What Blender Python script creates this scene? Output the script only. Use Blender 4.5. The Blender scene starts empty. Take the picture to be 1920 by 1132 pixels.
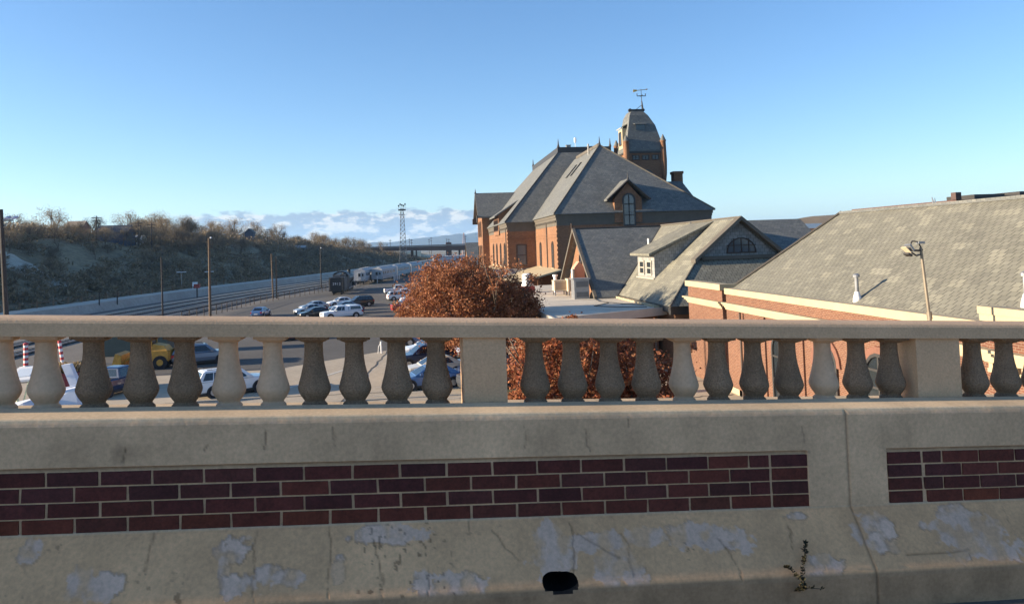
import bpy, bmesh, math, random
import numpy as np
from mathutils import Vector, Matrix
rad = math.radians
SC = bpy.context.scene
C = SC.collection
rng = np.random.default_rng(7)
random.seed(7)

# ------------------------------------------------------------------ camera
F, PX, PY, EYE = 1420.0, 960.0, 402.0, 9.2
YAW, PITCH, ROLL = rad(6.8), rad(2.4), 0.034
_f = np.array([math.sin(YAW)*math.cos(PITCH), math.cos(YAW)*math.cos(PITCH), math.sin(PITCH)])
_r0 = np.array([math.cos(YAW), -math.sin(YAW), 0.0]); _u0 = np.cross(_r0, _f)
_r = math.cos(ROLL)*_r0 - math.sin(ROLL)*_u0
_u = math.sin(ROLL)*_r0 + math.cos(ROLL)*_u0
CAM0 = np.array([0, 0, EYE])
cd = bpy.data.cameras.new('camera'); cam = bpy.data.objects.new('camera', cd); C.objects.link(cam)
cam.matrix_world = Matrix(((_r[0], _u[0], -_f[0], 0), (_r[1], _u[1], -_f[1], 0), (_r[2], _u[2], -_f[2], EYE), (0, 0, 0, 1)))
cd.sensor_width = 36; cd.lens = F*36/1920; cd.shift_y = -(566-PY)/1920
cd.clip_start = 0.05; cd.clip_end = 60000
SC.camera = cam

# ------------------------------------------------------------------ light
SUN_EL, SUN_AZ = rad(12.0), rad(0.25)      # light travels along +X, turned slightly to +Y
L = Vector((math.cos(SUN_EL)*math.cos(SUN_AZ), math.cos(SUN_EL)*math.sin(SUN_AZ), -math.sin(SUN_EL)))
sd = bpy.data.lights.new('sun', 'SUN'); so = bpy.data.objects.new('sun', sd); C.objects.link(so)
sd.energy = 5.0; sd.angle = rad(0.5); sd.color = (1.0, 0.83, 0.61)
so.rotation_euler = L.to_track_quat('-Z', 'Y').to_euler(); so.location = (-60, 0, 60)
SC.view_settings.view_transform = 'Standard'; SC.view_settings.look = 'None'
SC.view_settings.exposure = 1.5; SC.view_settings.gamma = 1
SC.cycles.use_denoising = True
SC.cycles.max_bounces = 6; SC.cycles.volume_bounces = 1
SC.cycles.transparent_max_bounces = 12

W = bpy.data.worlds.new('World'); SC.world = W; W.use_nodes = True
nt = W.node_tree; N = nt.nodes; K = nt.links
for n in list(N): N.remove(n)
def wn(t, **kw):
    n = N.new(t)
    for k, v in kw.items(): setattr(n, k, v)
    return n
def wm(op, a, b=None, c=None):
    n = N.new('ShaderNodeMath'); n.operation = op
    for i, v in enumerate((a, b, c)):
        if v is None: continue
        if isinstance(v, (int, float)): n.inputs[i].default_value = v
        else: K.new(v, n.inputs[i])
    return n.outputs[0]
sky = wn('ShaderNodeTexSky'); sky.sky_type = 'NISHITA'; sky.sun_disc = False
sky.sun_elevation = SUN_EL; sky.sun_rotation = rad(-90) - SUN_AZ
sky.air_density = 1.0; sky.dust_density = 0.9; sky.ozone_density = 2.0; sky.altitude = 1400
tc = wn('ShaderNodeTexCoord'); sp = wn('ShaderNodeSeparateXYZ'); K.new(tc.outputs['Generated'], sp.inputs[0])
az = wm('ARCTAN2', sp.outputs[0], sp.outputs[1])            # radians, 0 at +Y
el = wm('ARCSINE', sp.outputs[2])
cmb = wn('ShaderNodeCombineXYZ'); K.new(wm('MULTIPLY', az, 24.0), cmb.inputs[0]); K.new(wm('MULTIPLY', el, 58.0), cmb.inputs[1])
nz = wn('ShaderNodeTexNoise'); nz.inputs['Scale'].default_value = 1.0; nz.inputs['Detail'].default_value = 8; nz.inputs['Roughness'].default_value = 0.58
K.new(cmb.outputs[0], nz.inputs['Vector'])
def smooth(x, lo, hi):
    n = wn('ShaderNodeMapRange'); n.interpolation_type = 'SMOOTHSTEP'
    K.new(x, n.inputs[0]); n.inputs[1].default_value = lo; n.inputs[2].default_value = hi
    return n.outputs[0]
elw = wm('ADD', el, wm('MULTIPLY', wm('SUBTRACT', nz.outputs[0], 0.5), 0.042))
m_top = wm('SUBTRACT', 1.0, smooth(elw, rad(2.75), rad(3.05)))
m_bot = smooth(elw, rad(0.2), rad(0.9))
azw = wm('ADD', az, wm('MULTIPLY', wm('SUBTRACT', nz.outputs[0], 0.5), 0.12))
m_l = smooth(azw, rad(-19.5), rad(-15.0)); m_r = wm('SUBTRACT', 1.0, smooth(azw, rad(5.5), rad(8.5)))
mask = wm('MULTIPLY', wm('MULTIPLY', m_top, m_bot), wm('MULTIPLY', m_l, m_r))
mask = wm('MULTIPLY', mask, smooth(nz.outputs[0], 0.24, 0.40))
# sunlit tops against blue-grey undersides: the same noise one step higher tells which way a billow faces
cmb2 = wn('ShaderNodeCombineXYZ'); K.new(wm('ADD', wm('MULTIPLY', az, 24.0), -0.30), cmb2.inputs[0]); K.new(wm('ADD', wm('MULTIPLY', el, 58.0), 0.62), cmb2.inputs[1])
nz2 = wn('ShaderNodeTexNoise'); nz2.inputs['Scale'].default_value = 1.0; nz2.inputs['Detail'].default_value = 8; nz2.inputs['Roughness'].default_value = 0.58
K.new(cmb2.outputs[0], nz2.inputs['Vector'])
lit = smooth(wm('SUBTRACT', nz.outputs[0], nz2.outputs[0]), -0.04, 0.10)
cmix = wn('ShaderNodeMix'); cmix.data_type = 'RGBA'
K.new(lit, cmix.inputs[0]); cmix.inputs[6].default_value = (1.40, 1.70, 2.15, 1); cmix.inputs[7].default_value = (3.9, 3.7, 3.3, 1)
smix = wn('ShaderNodeMix'); smix.data_type = 'RGBA'
K.new(wm('MULTIPLY', mask, 0.95), smix.inputs[0]); hsv = wn('ShaderNodeHueSaturation'); hsv.inputs['Saturation'].default_value = 1.17; hsv.inputs['Hue'].default_value = 0.504; K.new(sky.outputs[0], hsv.inputs['Color'])
REF = (0.60, 1.22, 2.95, 1)      # compress the range between zenith and horizon the way a phone camera does
dv = wn('ShaderNodeMix'); dv.data_type = 'RGBA'; dv.blend_type = 'DIVIDE'; dv.inputs[0].default_value = 1; K.new(hsv.outputs[0], dv.inputs[6]); dv.inputs[7].default_value = REF
gm = wn('ShaderNodeGamma'); gm.inputs[1].default_value = 0.90; K.new(dv.outputs[2], gm.inputs[0])
ml = wn('ShaderNodeMix'); ml.data_type = 'RGBA'; ml.blend_type = 'MULTIPLY'; ml.inputs[0].default_value = 1; K.new(gm.outputs[0], ml.inputs[6]); ml.inputs[7].default_value = REF
K.new(ml.outputs[2], smix.inputs[6]); K.new(cmix.outputs[2], smix.inputs[7])
bg = wn('ShaderNodeBackground'); bg.inputs[1].default_value = 0.092
K.new(smix.outputs[2], bg.inputs[0])
wo = wn('ShaderNodeOutputWorld'); K.new(bg.outputs[0], wo.inputs[0])

# ------------------------------------------------------------------ measuring helpers (pixel of the 1920 photo -> point in the place)
def ray(px, py): return _f + _r*(px-PX)/F - _u*(py-PY)/F
def atz(px, py, z=0.0):
    d = ray(px, py); return CAM0 + d*(z-EYE)/d[2]
def aty(px, py, y):
    d = ray(px, py); return CAM0 + d*y/d[1]

# ------------------------------------------------------------------ materials
MATS = {}
def nodes(m):
    m.use_nodes = True; t = m.node_tree
    return t, t.nodes, t.links, t.nodes['Principled BSDF']
def vary(t, col_socket, base_in, coord, scale, amt, detail=6):
    """multiply a colour by 1 +- amt of noise"""
    n = t.nodes.new('ShaderNodeTexNoise'); n.inputs['Scale'].default_value = scale; n.inputs['Detail'].default_value = detail
    n.inputs['Roughness'].default_value = 0.65
    t.links.new(coord, n.inputs['Vector'])
    mr = t.nodes.new('ShaderNodeMapRange'); mr.inputs[1].default_value = 0.25; mr.inputs[2].default_value = 0.75
    mr.inputs[3].default_value = 1-amt; mr.inputs[4].default_value = 1+amt
    t.links.new(n.outputs[0], mr.inputs[0])
    mx = t.nodes.new('ShaderNodeMix'); mx.data_type = 'RGBA'; mx.blend_type = 'MULTIPLY'; mx.inputs[0].default_value = 1
    if isinstance(col_socket, tuple): mx.inputs[6].default_value = (*col_socket, 1)
    else: t.links.new(col_socket, mx.inputs[6])
    t.links.new(mr.outputs[0], mx.inputs[7])
    return mx.outputs[2], n.outputs[0]
def bump(t, h, b, strength, dist):
    n = t.nodes.new('ShaderNodeBump'); n.inputs['Strength'].default_value = strength; n.inputs['Distance'].default_value = dist
    t.links.new(h, n.inputs['Height']); t.links.new(n.outputs[0], b.inputs['Normal'])
def mat(name, col, rough=0.8, var=0.15, scale=2.0, var2=0.0, scale2=40.0, bmp=0.0, bdist=0.01, metal=0.0, spec=0.5, attr=None):
    if name in MATS: return MATS[name]
    m = bpy.data.materials.new(name); t, N_, K_, b = nodes(m)
    b.inputs['Roughness'].default_value = rough; b.inputs['Metallic'].default_value = metal
    b.inputs['Specular IOR Level'].default_value = spec
    co = N_.new('ShaderNodeTexCoord').outputs['Object']
    c = col; h = None
    if attr:
        a = N_.new('ShaderNodeVertexColor'); a.layer_name = attr; c = a.outputs[0]
    if var: c, h = vary(t, c, None, co, scale, var)
    if var2: c, h = vary(t, c, None, co, scale2, var2, 3)
    if isinstance(c, tuple): b.inputs['Base Color'].default_value = (*c, 1)
    else: K_.new(c, b.inputs['Base Color'])
    if bmp and h is not None: bump(t, h, b, bmp, bdist)
    MATS[name] = m; return m
def brickmat(name, c1, c2, mortar, bw, bh, ms, var=0.18, vscale=0.4, rough=0.85, bias=0.0, bmp=0.4, bd=0.01, var2=0.12, vs2=6.0, offset=0.5, third=None):
    if name in MATS: return MATS[name]
    m = bpy.data.materials.new(name); t, N_, K_, b = nodes(m)
    b.inputs['Roughness'].default_value = rough; b.inputs['Specular IOR Level'].default_value = 0.25
    tcn = N_.new('ShaderNodeTexCoord'); uv = tcn.outputs['UV']; ob = tcn.outputs['Object']
    br = N_.new('ShaderNodeTexBrick'); K_.new(uv, br.inputs['Vector'])
    br.offset = offset; br.offset_frequency = 2; br.squash = 1
    br.inputs['Scale'].default_value = 1; br.inputs['Mortar Size'].default_value = ms; br.inputs['Mortar Smooth'].default_value = 0.3
    br.inputs['Brick Width'].default_value = bw; br.inputs['Row Height'].default_value = bh; br.inputs['Bias'].default_value = bias
    br.inputs['Color1'].default_value = (*c1, 1); br.inputs['Color2'].default_value = (*c2, 1); br.inputs['Mortar'].default_value = (*mortar, 1)
    c = br.outputs[0]
    c, _ = vary(t, c, None, ob, vscale, var)
    c, _ = vary(t, c, None, ob, vs2, var2, 4)
    K_.new(c, b.inputs['Base Color'])
    inv = N_.new('ShaderNodeMath'); inv.operation = 'SUBTRACT'; inv.inputs[0].default_value = 1; K_.new(br.outputs[1], inv.inputs[1])
    bump(t, inv.outputs[0], b, bmp, bd)
    MATS[name] = m; return m
def slatemat(name, cols, w, h, dark, gap=0.09, row=0.12, vscale=0.35, var=0.14, pale=0.08, palecol=None):
    """staggered slates: one random tone per slate, a dark butt joint beside it and a soft shadow under each course"""
    if name in MATS: return MATS[name]
    m = bpy.data.materials.new(name); t, N_, K_, b = nodes(m)
    b.inputs['Roughness'].default_value = 0.75; b.inputs['Specular IOR Level'].default_value = 0.3
    tcn = N_.new('ShaderNodeTexCoord'); sx = N_.new('ShaderNodeSeparateXYZ'); K_.new(tcn.outputs['UV'], sx.inputs[0])
    def mm(op, a, b_=None):
        n = N_.new('ShaderNodeMath'); n.operation = op
        for i, v in enumerate((a, b_)):
            if v is None: continue
            if isinstance(v, (int, float)): n.inputs[i].default_value = v
            else: K_.new(v, n.inputs[i])
        return n.outputs[0]
    vv = mm('DIVIDE', sx.outputs[1], h); rw = mm('FLOOR', vv); fv = mm('FRACT', vv)
    wr = N_.new('ShaderNodeTexWhiteNoise'); wr.noise_dimensions = '1D'; K_.new(rw, wr.inputs['W'])
    uu = mm('ADD', mm('DIVIDE', sx.outputs[0], w), mm('ADD', mm('MULTIPLY', rw, 0.5), mm('MULTIPLY', wr.outputs[0], 0.22)))
    cell = mm('FLOOR', uu); fu = mm('FRACT', uu)
    cx = N_.new('ShaderNodeCombineXYZ'); K_.new(cell, cx.inputs[0]); K_.new(rw, cx.inputs[1])
    wn_ = N_.new('ShaderNodeTexWhiteNoise'); wn_.noise_dimensions = '2D'; K_.new(cx.outputs[0], wn_.inputs['Vector'])
    r = N_.new('ShaderNodeValToRGB'); K_.new(wn_.outputs[0], r.inputs[0]); r.color_ramp.interpolation = 'LINEAR'
    e = r.color_ramp.elements
    while len(e) < len(cols): e.new(0.5)
    for i, c in enumerate(cols): e[i].position = i/(len(cols)-1); e[i].color = (*c, 1)
    # some slates come in paler groups
    cg = N_.new('ShaderNodeCombineXYZ'); K_.new(mm('FLOOR', mm('MULTIPLY', cell, 0.5)), cg.inputs[0]); K_.new(mm('FLOOR', mm('MULTIPLY', rw, 0.5)), cg.inputs[1])
    wg = N_.new('ShaderNodeTexWhiteNoise'); wg.noise_dimensions = '2D'; K_.new(cg.outputs[0], wg.inputs['Vector'])
    pg = N_.new('ShaderNodeMix'); pg.data_type = 'RGBA'; K_.new(mm('MULTIPLY', mm('GREATER_THAN', wg.outputs[0], 1-pale), 0.55), pg.inputs[0]); K_.new(r.outputs[0], pg.inputs[6]); pg.inputs[7].default_value = (*(palecol or cols[-1]), 1)
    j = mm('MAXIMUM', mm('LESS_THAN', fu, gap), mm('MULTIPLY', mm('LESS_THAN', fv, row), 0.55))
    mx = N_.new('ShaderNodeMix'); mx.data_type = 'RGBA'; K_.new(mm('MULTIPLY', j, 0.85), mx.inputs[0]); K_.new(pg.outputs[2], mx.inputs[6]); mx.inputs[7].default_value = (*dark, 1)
    c, _ = vary(t, mx.outputs[2], None, tcn.outputs['Object'], vscale, var)
    c, _ = vary(t, c, None, tcn.outputs['Object'], 7.0, 0.08, 3)
    K_.new(c, b.inputs['Base Color'])
    hgt = mm('SUBTRACT', mm('ADD', mm('MULTIPLY', fv, -0.6), mm('MULTIPLY', wn_.outputs[0], .35)), mm('MULTIPLY', j, .8)); bump(t, hgt, b, 0.45, 0.012)
    MATS[name] = m; return m
def leafmat(name, cols, trans=0.3, clump=0.9):
    if name in MATS: return MATS[name]
    m = bpy.data.materials.new(name); t, N_, K_, b = nodes(m)
    g = N_.new('ShaderNodeNewGeometry'); r = N_.new('ShaderNodeValToRGB')
    K_.new(g.outputs['Random Per Island'], r.inputs[0])
    e = r.color_ramp.elements
    while len(e) < len(cols): e.new(0.5)
    for i, c in enumerate(cols):
        e[i].position = i/max(1, len(cols)-1); e[i].color = (*c, 1)
    cv, _ = vary(t, r.outputs[0], None, N_.new('ShaderNodeTexCoord').outputs['Object'], clump, 0.45, 2)
    K_.new(cv, b.inputs['Base Color']); b.inputs['Roughness'].default_value = 0.7; b.inputs['Specular IOR Level'].default_value = 0.25
    if trans:
        tr = N_.new('ShaderNodeBsdfTranslucent'); K_.new(cv, tr.inputs[0])
        mx = N_.new('ShaderNodeMixShader'); mx.inputs[0].default_value = trans
        K_.new(b.outputs[0], mx.inputs[1]); K_.new(tr.outputs[0], mx.inputs[2])
        K_.new(mx.outputs[0], N_['Material Output'].inputs[0])
    MATS[name] = m; return m
def glassmat(name, col=(0.02, 0.025, 0.03), rough=0.06):
    return mat(name, col, rough, 0.0, spec=0.8)

# ------------------------------------------------------------------ mesh builder
def org(p):
    v = Vector((0, 0, 0))
    while p is not None: v = v + p.location; p = p.parent
    return v
class MB:
    def __init__(s): s.v = []; s.f = []; s.m = []
    def poly(s, pts, m=0):
        i = len(s.v); s.v += [tuple(p) for p in pts]; s.f.append(tuple(range(i, i+len(pts)))); s.m.append(m); return s
    def hexa(s, p, m=0):
        """8 corners: bottom ring 0-3, top ring 4-7"""
        i = len(s.v); s.v += [tuple(q) for q in p]
        for f in ((3, 2, 1, 0), (4, 5, 6, 7), (0, 1, 5, 4), (1, 2, 6, 5), (2, 3, 7, 6), (3, 0, 4, 7)):
            s.f.append(tuple(i+k for k in f)); s.m.append(m)
        return s
    def box(s, x0, x1, y0, y1, z0, z1, m=0):
        return s.hexa([(x0, y0, z0), (x1, y0, z0), (x1, y1, z0), (x0, y1, z0), (x0, y0, z1), (x1, y0, z1), (x1, y1, z1), (x0, y1, z1)], m)
    def extr(s, pts, vec, m=0):
        """closed prism: polygon pts swept by vec"""
        n = len(pts); i = len(s.v); v = Vector(vec)
        s.v += [tuple(p) for p in pts] + [tuple(Vector(p)+v) for p in pts]
        s.f.append(tuple(range(i, i+n))); s.m.append(m)
        s.f.append(tuple(range(i+2*n-1, i+n-1, -1))); s.m.append(m)
        for k in range(n):
            j = (k+1) % n; s.f.append((i+k, i+n+k, i+n+j, i+j)); s.m.append(m)
        return s
    def cyl(s, p0, p1, r0, r1=None, n=10, m=0, caps=True):
        r1 = r0 if r1 is None else r1
        p0 = Vector(p0); p1 = Vector(p1); d = (p1-p0).normalized()
        a = Vector((0, 0, 1)) if abs(d.z) < 0.9 else Vector((1, 0, 0))
        u = d.cross(a).normalized(); w = d.cross(u)
        i = len(s.v)
        for p, r in ((p0, r0), (p1, r1)):
            for k in range(n):
                t = 2*math.pi*k/n; s.v.append(tuple(p + u*math.cos(t)*r + w*math.sin(t)*r))
        for k in range(n):
            j = (k+1) % n; s.f.append((i+k, i+n+k, i+n+j, i+j)); s.m.append(m)
        if caps:
            s.f.append(tuple(range(i, i+n))); s.m.append(m); s.f.append(tuple(range(i+2*n-1, i+n-1, -1))); s.m.append(m)
        return s
    def tube(s, pts, r, n=6, m=0):
        for a, b in zip(pts[:-1], pts[1:]): s.cyl(a, b, r, r, n, m)
        return s
    def lathe(s, prof, c, n=16, m=0):
        """prof: list of (radius, z)"""
        i = len(s.v); c = Vector(c)
        for r, z in prof:
            for k in range(n):
                t = 2*math.pi*k/n; s.v.append((c.x+r*math.cos(t), c.y+r*math.sin(t), c.z+z))
        for q in range(len(prof)-1):
            for k in range(n):
                j = (k+1) % n; s.f.append((i+q*n+k, i+q*n+j, i+(q+1)*n+j, i+(q+1)*n+k)); s.m.append(m)
        s.f.append(tuple(range(i+n-1, i-1, -1))); s.m.append(m)
        e = i+(len(prof)-1)*n; s.f.append(tuple(range(e, e+n))); s.m.append(m)
        return s
    def loft(s, rings, m=0, closed=True):
        n = len(rings[0]); i = len(s.v)
        for r in rings: s.v += [tuple(p) for p in r]
        for q in range(len(rings)-1):
            for k in range(n):
                j = (k+1) % n; s.f.append((i+q*n+k, i+q*n+j, i+(q+1)*n+j, i+(q+1)*n+k)); s.m.append(m)
        if closed:
            s.f.append(tuple(range(i+n-1, i-1, -1))); s.m.append(m)
            e = i+(len(rings)-1)*n; s.f.append(tuple(range(e, e+n))); s.m.append(m)
        return s
    def build(s, name, mats, parent=None, smooth=False, at=None, fix=True):
        if not isinstance(mats, (list, tuple)): mats = [mats]
        o0 = org(parent) if parent is not None else Vector(at if at is not None else (0, 0, 0))
        me = bpy.data.meshes.new(name)
        me.from_pydata([(x-o0.x, y-o0.y, z-o0.z) for x, y, z in s.v], [], s.f)
        for mt in mats: me.materials.append(mt)
        me.polygons.foreach_set('material_index', s.m)
        if fix:
            b = bmesh.new(); b.from_mesh(me); bmesh.ops.recalc_face_normals(b, faces=b.faces); b.to_mesh(me); b.free()
        me.update()
        uv = me.uv_layers.new(name='UVMap'); dat = np.zeros(len(me.loops)*2)
        for p in me.polygons:
            n = p.normal
            if abs(n.z) > 0.999: u = Vector((1, 0, 0))
            else: u = Vector((-n.y, n.x, 0)).normalized()
            w = n.cross(u)
            for li in p.loop_indices:
                q = me.vertices[me.loops[li].vertex_index].co + o0
                dat[2*li] = q.dot(u); dat[2*li+1] = q.dot(w)
        uv.data.foreach_set('uv', dat)
        if smooth: me.polygons.foreach_set('use_smooth', [True]*len(me.polygons))
        o = bpy.data.objects.new(name, me); C.objects.link(o)
        if parent is not None: o.parent = parent
        else: o.location = o0
        return o
def tag(o, label=None, cat=None, group=None, kind=None):
    if label: o['label'] = label
    if cat: o['category'] = cat
    if group: o['group'] = group
    if kind: o['kind'] = kind
    return o
def thing(name, label, cat, loc=(0, 0, 0), group=None):
    o = bpy.data.objects.new(name, None); C.objects.link(o); o.location = loc; o.empty_display_size = 0.2
    return tag(o, label, cat, group)
def copy_tree(o, parent=None):
    c = o.copy(); C.objects.link(c)
    if parent is not None: c.parent = parent
    for ch in list(o.children): copy_tree(ch, c)
    return c

# value noise for surfaces coloured vertex by vertex
_G = rng.random((256, 256))
def vnoise(x, y):
    xi = np.floor(x).astype(int); yi = np.floor(y).astype(int); fx = x-xi; fy = y-yi
    fx = fx*fx*(3-2*fx); fy = fy*fy*(3-2*fy)
    g = lambda a, b: _G[a % 256, b % 256]
    return (g(xi, yi)*(1-fx)+g(xi+1, yi)*fx)*(1-fy) + (g(xi, yi+1)*(1-fx)+g(xi+1, yi+1)*fx)*fy
def fbm(x, y, o=5):
    s = 0; a = 0.5; t = 0
    for k in range(o):
        s = s + a*vnoise(x*2**k+17*k, y*2**k+31*k); t += a; a *= 0.5
    return s/t
def sstep(x, a, b):
    t = np.clip((x-a)/(b-a), 0, 1); return t*t*(3-2*t)

# ------------------------------------------------------------------ colours of the place
M_conc_v = mat('weathered_concrete', (0.3, 0.26, 0.2), 0.92, 0.0, var2=0.16, scale2=55, bmp=0.15, bdist=0.003, attr='Col', spec=0.2)
M_rail = mat('rail_concrete', (0.60, 0.395, 0.24), 0.92, 0.14, 2.5, 0.16, 90, 0.5, 0.004, spec=0.2)
M_bal_d = mat('pebbled_concrete', (0.25, 0.168, 0.108), 0.95, 0.28, 5, 0.42, 130, 0.9, 0.008, spec=0.2)
M_bal_l = mat('smooth_cast_concrete', (0.58, 0.40, 0.265), 0.9, 0.14, 4, 0.10, 60, 0.3, 0.003, spec=0.2)
M_mortar = mat('pale_mortar', (0.33, 0.29, 0.22), 0.95, 0.15, 8, spec=0.15)
M_brickface = mat('glazed_dark_brick', (0.1, 0.03, 0.03), 0.8, 0.32, 14, 0.30, 70, 0.5, 0.004, attr='Col', spec=0.3)
M_dark = mat('black_hollow', (0.004, 0.004, 0.004), 1.0, 0)
M_asphalt = mat('road_asphalt', (0.10, 0.085, 0.07), 0.9, 0.2, 0.5, 0.2, 60, 0.4, 0.006)
M_brick_d = brickmat('orange_brick', (0.265, 0.133, 0.070), (0.180, 0.084, 0.046), (0.20, 0.140, 0.093), 0.22, 0.075, 0.006, 0.16, 0.25, bmp=0.3)
M_brick_a = brickmat('red_brick', (0.165, 0.072, 0.044), (0.118, 0.047, 0.031), (0.25, 0.185, 0.13), 0.24, 0.085, 0.009, 0.14, 0.3, bmp=0.5)
M_cream = mat('cream_stone', (0.39, 0.32, 0.205), 0.8, 0.10, 0.8, 0.05, 12, 0.2, 0.01)
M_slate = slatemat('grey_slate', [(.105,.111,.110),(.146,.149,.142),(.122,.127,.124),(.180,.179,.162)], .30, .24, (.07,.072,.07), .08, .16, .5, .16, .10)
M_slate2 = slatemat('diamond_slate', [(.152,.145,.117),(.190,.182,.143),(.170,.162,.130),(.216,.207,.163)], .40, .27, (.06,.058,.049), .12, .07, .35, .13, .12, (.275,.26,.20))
M_shingle = slatemat('wall_shingle', [(.20,.20,.19),(.30,.295,.28),(.24,.24,.225),(.34,.33,.31)], .36, .27, (.06,.06,.06), .07, .10, .6, .12, .05)
M_trim = mat('weathered_dark_trim', (0.105, 0.09, 0.07), 0.7, 0.15, 1.0)
M_trimd = mat('dark_metal_trim', (0.035, 0.033, 0.032), 0.55, 0.15, 1.0)
M_white_roof = mat('white_roof_membrane', (0.60, 0.52, 0.40), 0.75, 0.18, 0.35, 0.06, 3)
M_lead = mat('grey_sheet_metal', (0.30, 0.29, 0.27), 0.5, 0.12, 1.0, metal=0.3)
M_galv = mat('galvanised_metal', (0.30, 0.305, 0.315), 0.4, 0.2, 3, metal=0.6)
M_wood = mat('weathered_pole_wood', (0.16, 0.105, 0.065), 0.9, 0.25, 3, 0.2, 30)
M_dwood = mat('dark_pole_wood', (0.055, 0.045, 0.04), 0.9, 0.25, 3)
M_glass = glassmat('dark_window_glass')
M_glassb = glassmat('reflecting_window_glass', (0.10, 0.11, 0.12), 0.12)
M_frame = mat('dark_window_frame', (0.05, 0.03, 0.022), 0.6, 0.1)
M_cframe = mat('pale_window_frame', (0.36, 0.33, 0.27), 0.6, 0.1)
M_beige = mat('beige_painted_metal', (0.52, 0.43, 0.30), 0.6, 0.08)
M_white = mat('white_paint', (0.72, 0.72, 0.72), 0.5, 0.06, 2)
M_rust = mat('rust_red_paint', (0.28, 0.04, 0.03), 0.6, 0.2, 3)
M_lot = mat('worn_lot_paving', (0.42, 0.345, 0.25), 0.95, 0.16, 0.12, 0.14, 2.5)
M_bark = mat('grey_brown_bark', (0.12, 0.09, 0.065), 0.95, 0.25, 4)

# ------------------------------------------------------------------ the ground
def sheet(name, pts, z, m, label):
    b = MB(); b.poly([(x, y, z) for x, y in pts], 0)
    return tag(b.build(name, m, fix=False), label, name.split('_')[-1], kind='structure')
M_ground = mat('dry_plain', (0.17, 0.145, 0.10), 0.95, 0.25, 0.01, 0.25, 0.2)
sheet('ground', [(-14000, -9000), (14000, -9000), (14000, 16000), (-14000, 16000)], -0.10, M_ground, 'dry tan plain that reaches the horizon under everything')

# levee line: x of the foot of the river wall at a given y (it bends right with distance)
LEV = np.array([[-50, -66], [40, -63.5], [113, -61.5], [125, -60.5], [140, -58.5], [160, -56.5], [182, -53.0], [217, -46.5], [252, -38.5], [304, -29.0], [397, -16.0], [520, 4.0], [700, 36.0], [1000, 95.0]], float)
def levx(y): return float(np.interp(y, LEV[:, 0], LEV[:, 1]))
def ribbon(b, ys, prof, m=0):
    """strip following the levee: prof = [(dx, z), ...] quads between neighbours"""
    for y0, y1 in zip(ys[:-1], ys[1:]):
        for (d0, z0), (d1, z1) in zip(prof[:-1], prof[1:]):
            b.poly([(levx(y0)+d0, y0, z0), (levx(y0)+d1, y0, z1), (levx(y1)+d1, y1, z1), (levx(y1)+d0, y1, z0)], m)
YS = list(np.linspace(-50, 400, 91)) + list(np.linspace(412, 1000, 50))
M_ballast = mat('grey_track_ballast', (0.115, 0.10, 0.085), 0.95, 0.25, 0.25, 0.3, 4)
b = MB(); ribbon(b, YS, [(0.6, -0.02), (31, -0.02)]); tag(b.build('rail_yard', M_ballast), 'dark ballast yard carrying the tracks beside the levee', 'rail yard', kind='structure')
M_levee = mat('pale_levee_concrete', (0.33, 0.31, 0.27), 0.9, 0.18, 0.15, 0.15, 1.5)
M_leveet = mat('levee_top_gravel', (0.42, 0.38, 0.31), 0.9, 0.18, 0.15)
b = MB(); ribbon(b, YS, [(0.6, -0.2), (-0.4, 1.55)]); ribbon(b, YS, [(-0.4, 1.55), (-5.5, 1.6)], 1); ribbon(b, YS, [(-5.5, 1.6), (-16, -0.6)])
tag(b.build('levee', [M_levee, M_leveet]), 'long pale concrete levee wall bending away behind the tracks', 'levee', kind='structure')

# the bluff: a rough brown slope behind the levee
def hill_h(x, y):
    d = np.interp(y, LEV[:, 0], LEV[:, 1]) - x - 13 - 5*(fbm(x*0.02+9, y*0.02)-0.5)
    rise = sstep(d, 0, 62)
    gate = sstep(y, 60, 112)  # unseen near end of the bluff shaped away so sun reaches the near lot
    fall = 1-0.45*sstep(y, 420, 640)
    h = rise*gate*fall*(16.2 + 4*(fbm(x*0.012, y*0.012)-0.5)) + 2.6*(fbm(x*0.06, y*0.06)-0.5)*rise*gate + 0.9*(fbm(x*0.25, y*0.25)-0.5)*sstep(d, 0, 20)*gate
    return h - 0.4
gx = np.concatenate([np.linspace(-700, -240, 24), np.linspace(-234, 10, 124)]); gy = np.concatenate([np.linspace(20, 430, 206), np.linspace(436, 760, 55)])
XX, YY = np.meshgrid(gx, gy); D = np.interp(YY, LEV[:, 0], LEV[:, 1])
ZZ = hill_h(XX, YY); ZZ = np.where(XX > D-10, -0.8, ZZ)
nx, ny = len(gx), len(gy)
b = MB(); b.v = [(float(a), float(c), float(z)) for a, c, z in zip(XX.ravel(), YY.ravel(), ZZ.ravel())]
b.f = [(j*nx+i, j*nx+i+1, (j+1)*nx+i+1, (j+1)*nx+i) for j in range(ny-1) for i in range(nx-1)]; b.m = [0]*len(b.f)
M_hill = mat('dry_bluff_earth', (0.20, 0.155, 0.09), 0.95, 0.45, 0.06, 0.35, 0.8, 0.6, 0.3)
tag(b.build('hillside', M_hill, smooth=True, fix=False), 'long brown brush covered bluff behind the levee', 'hillside', kind='structure')
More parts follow.
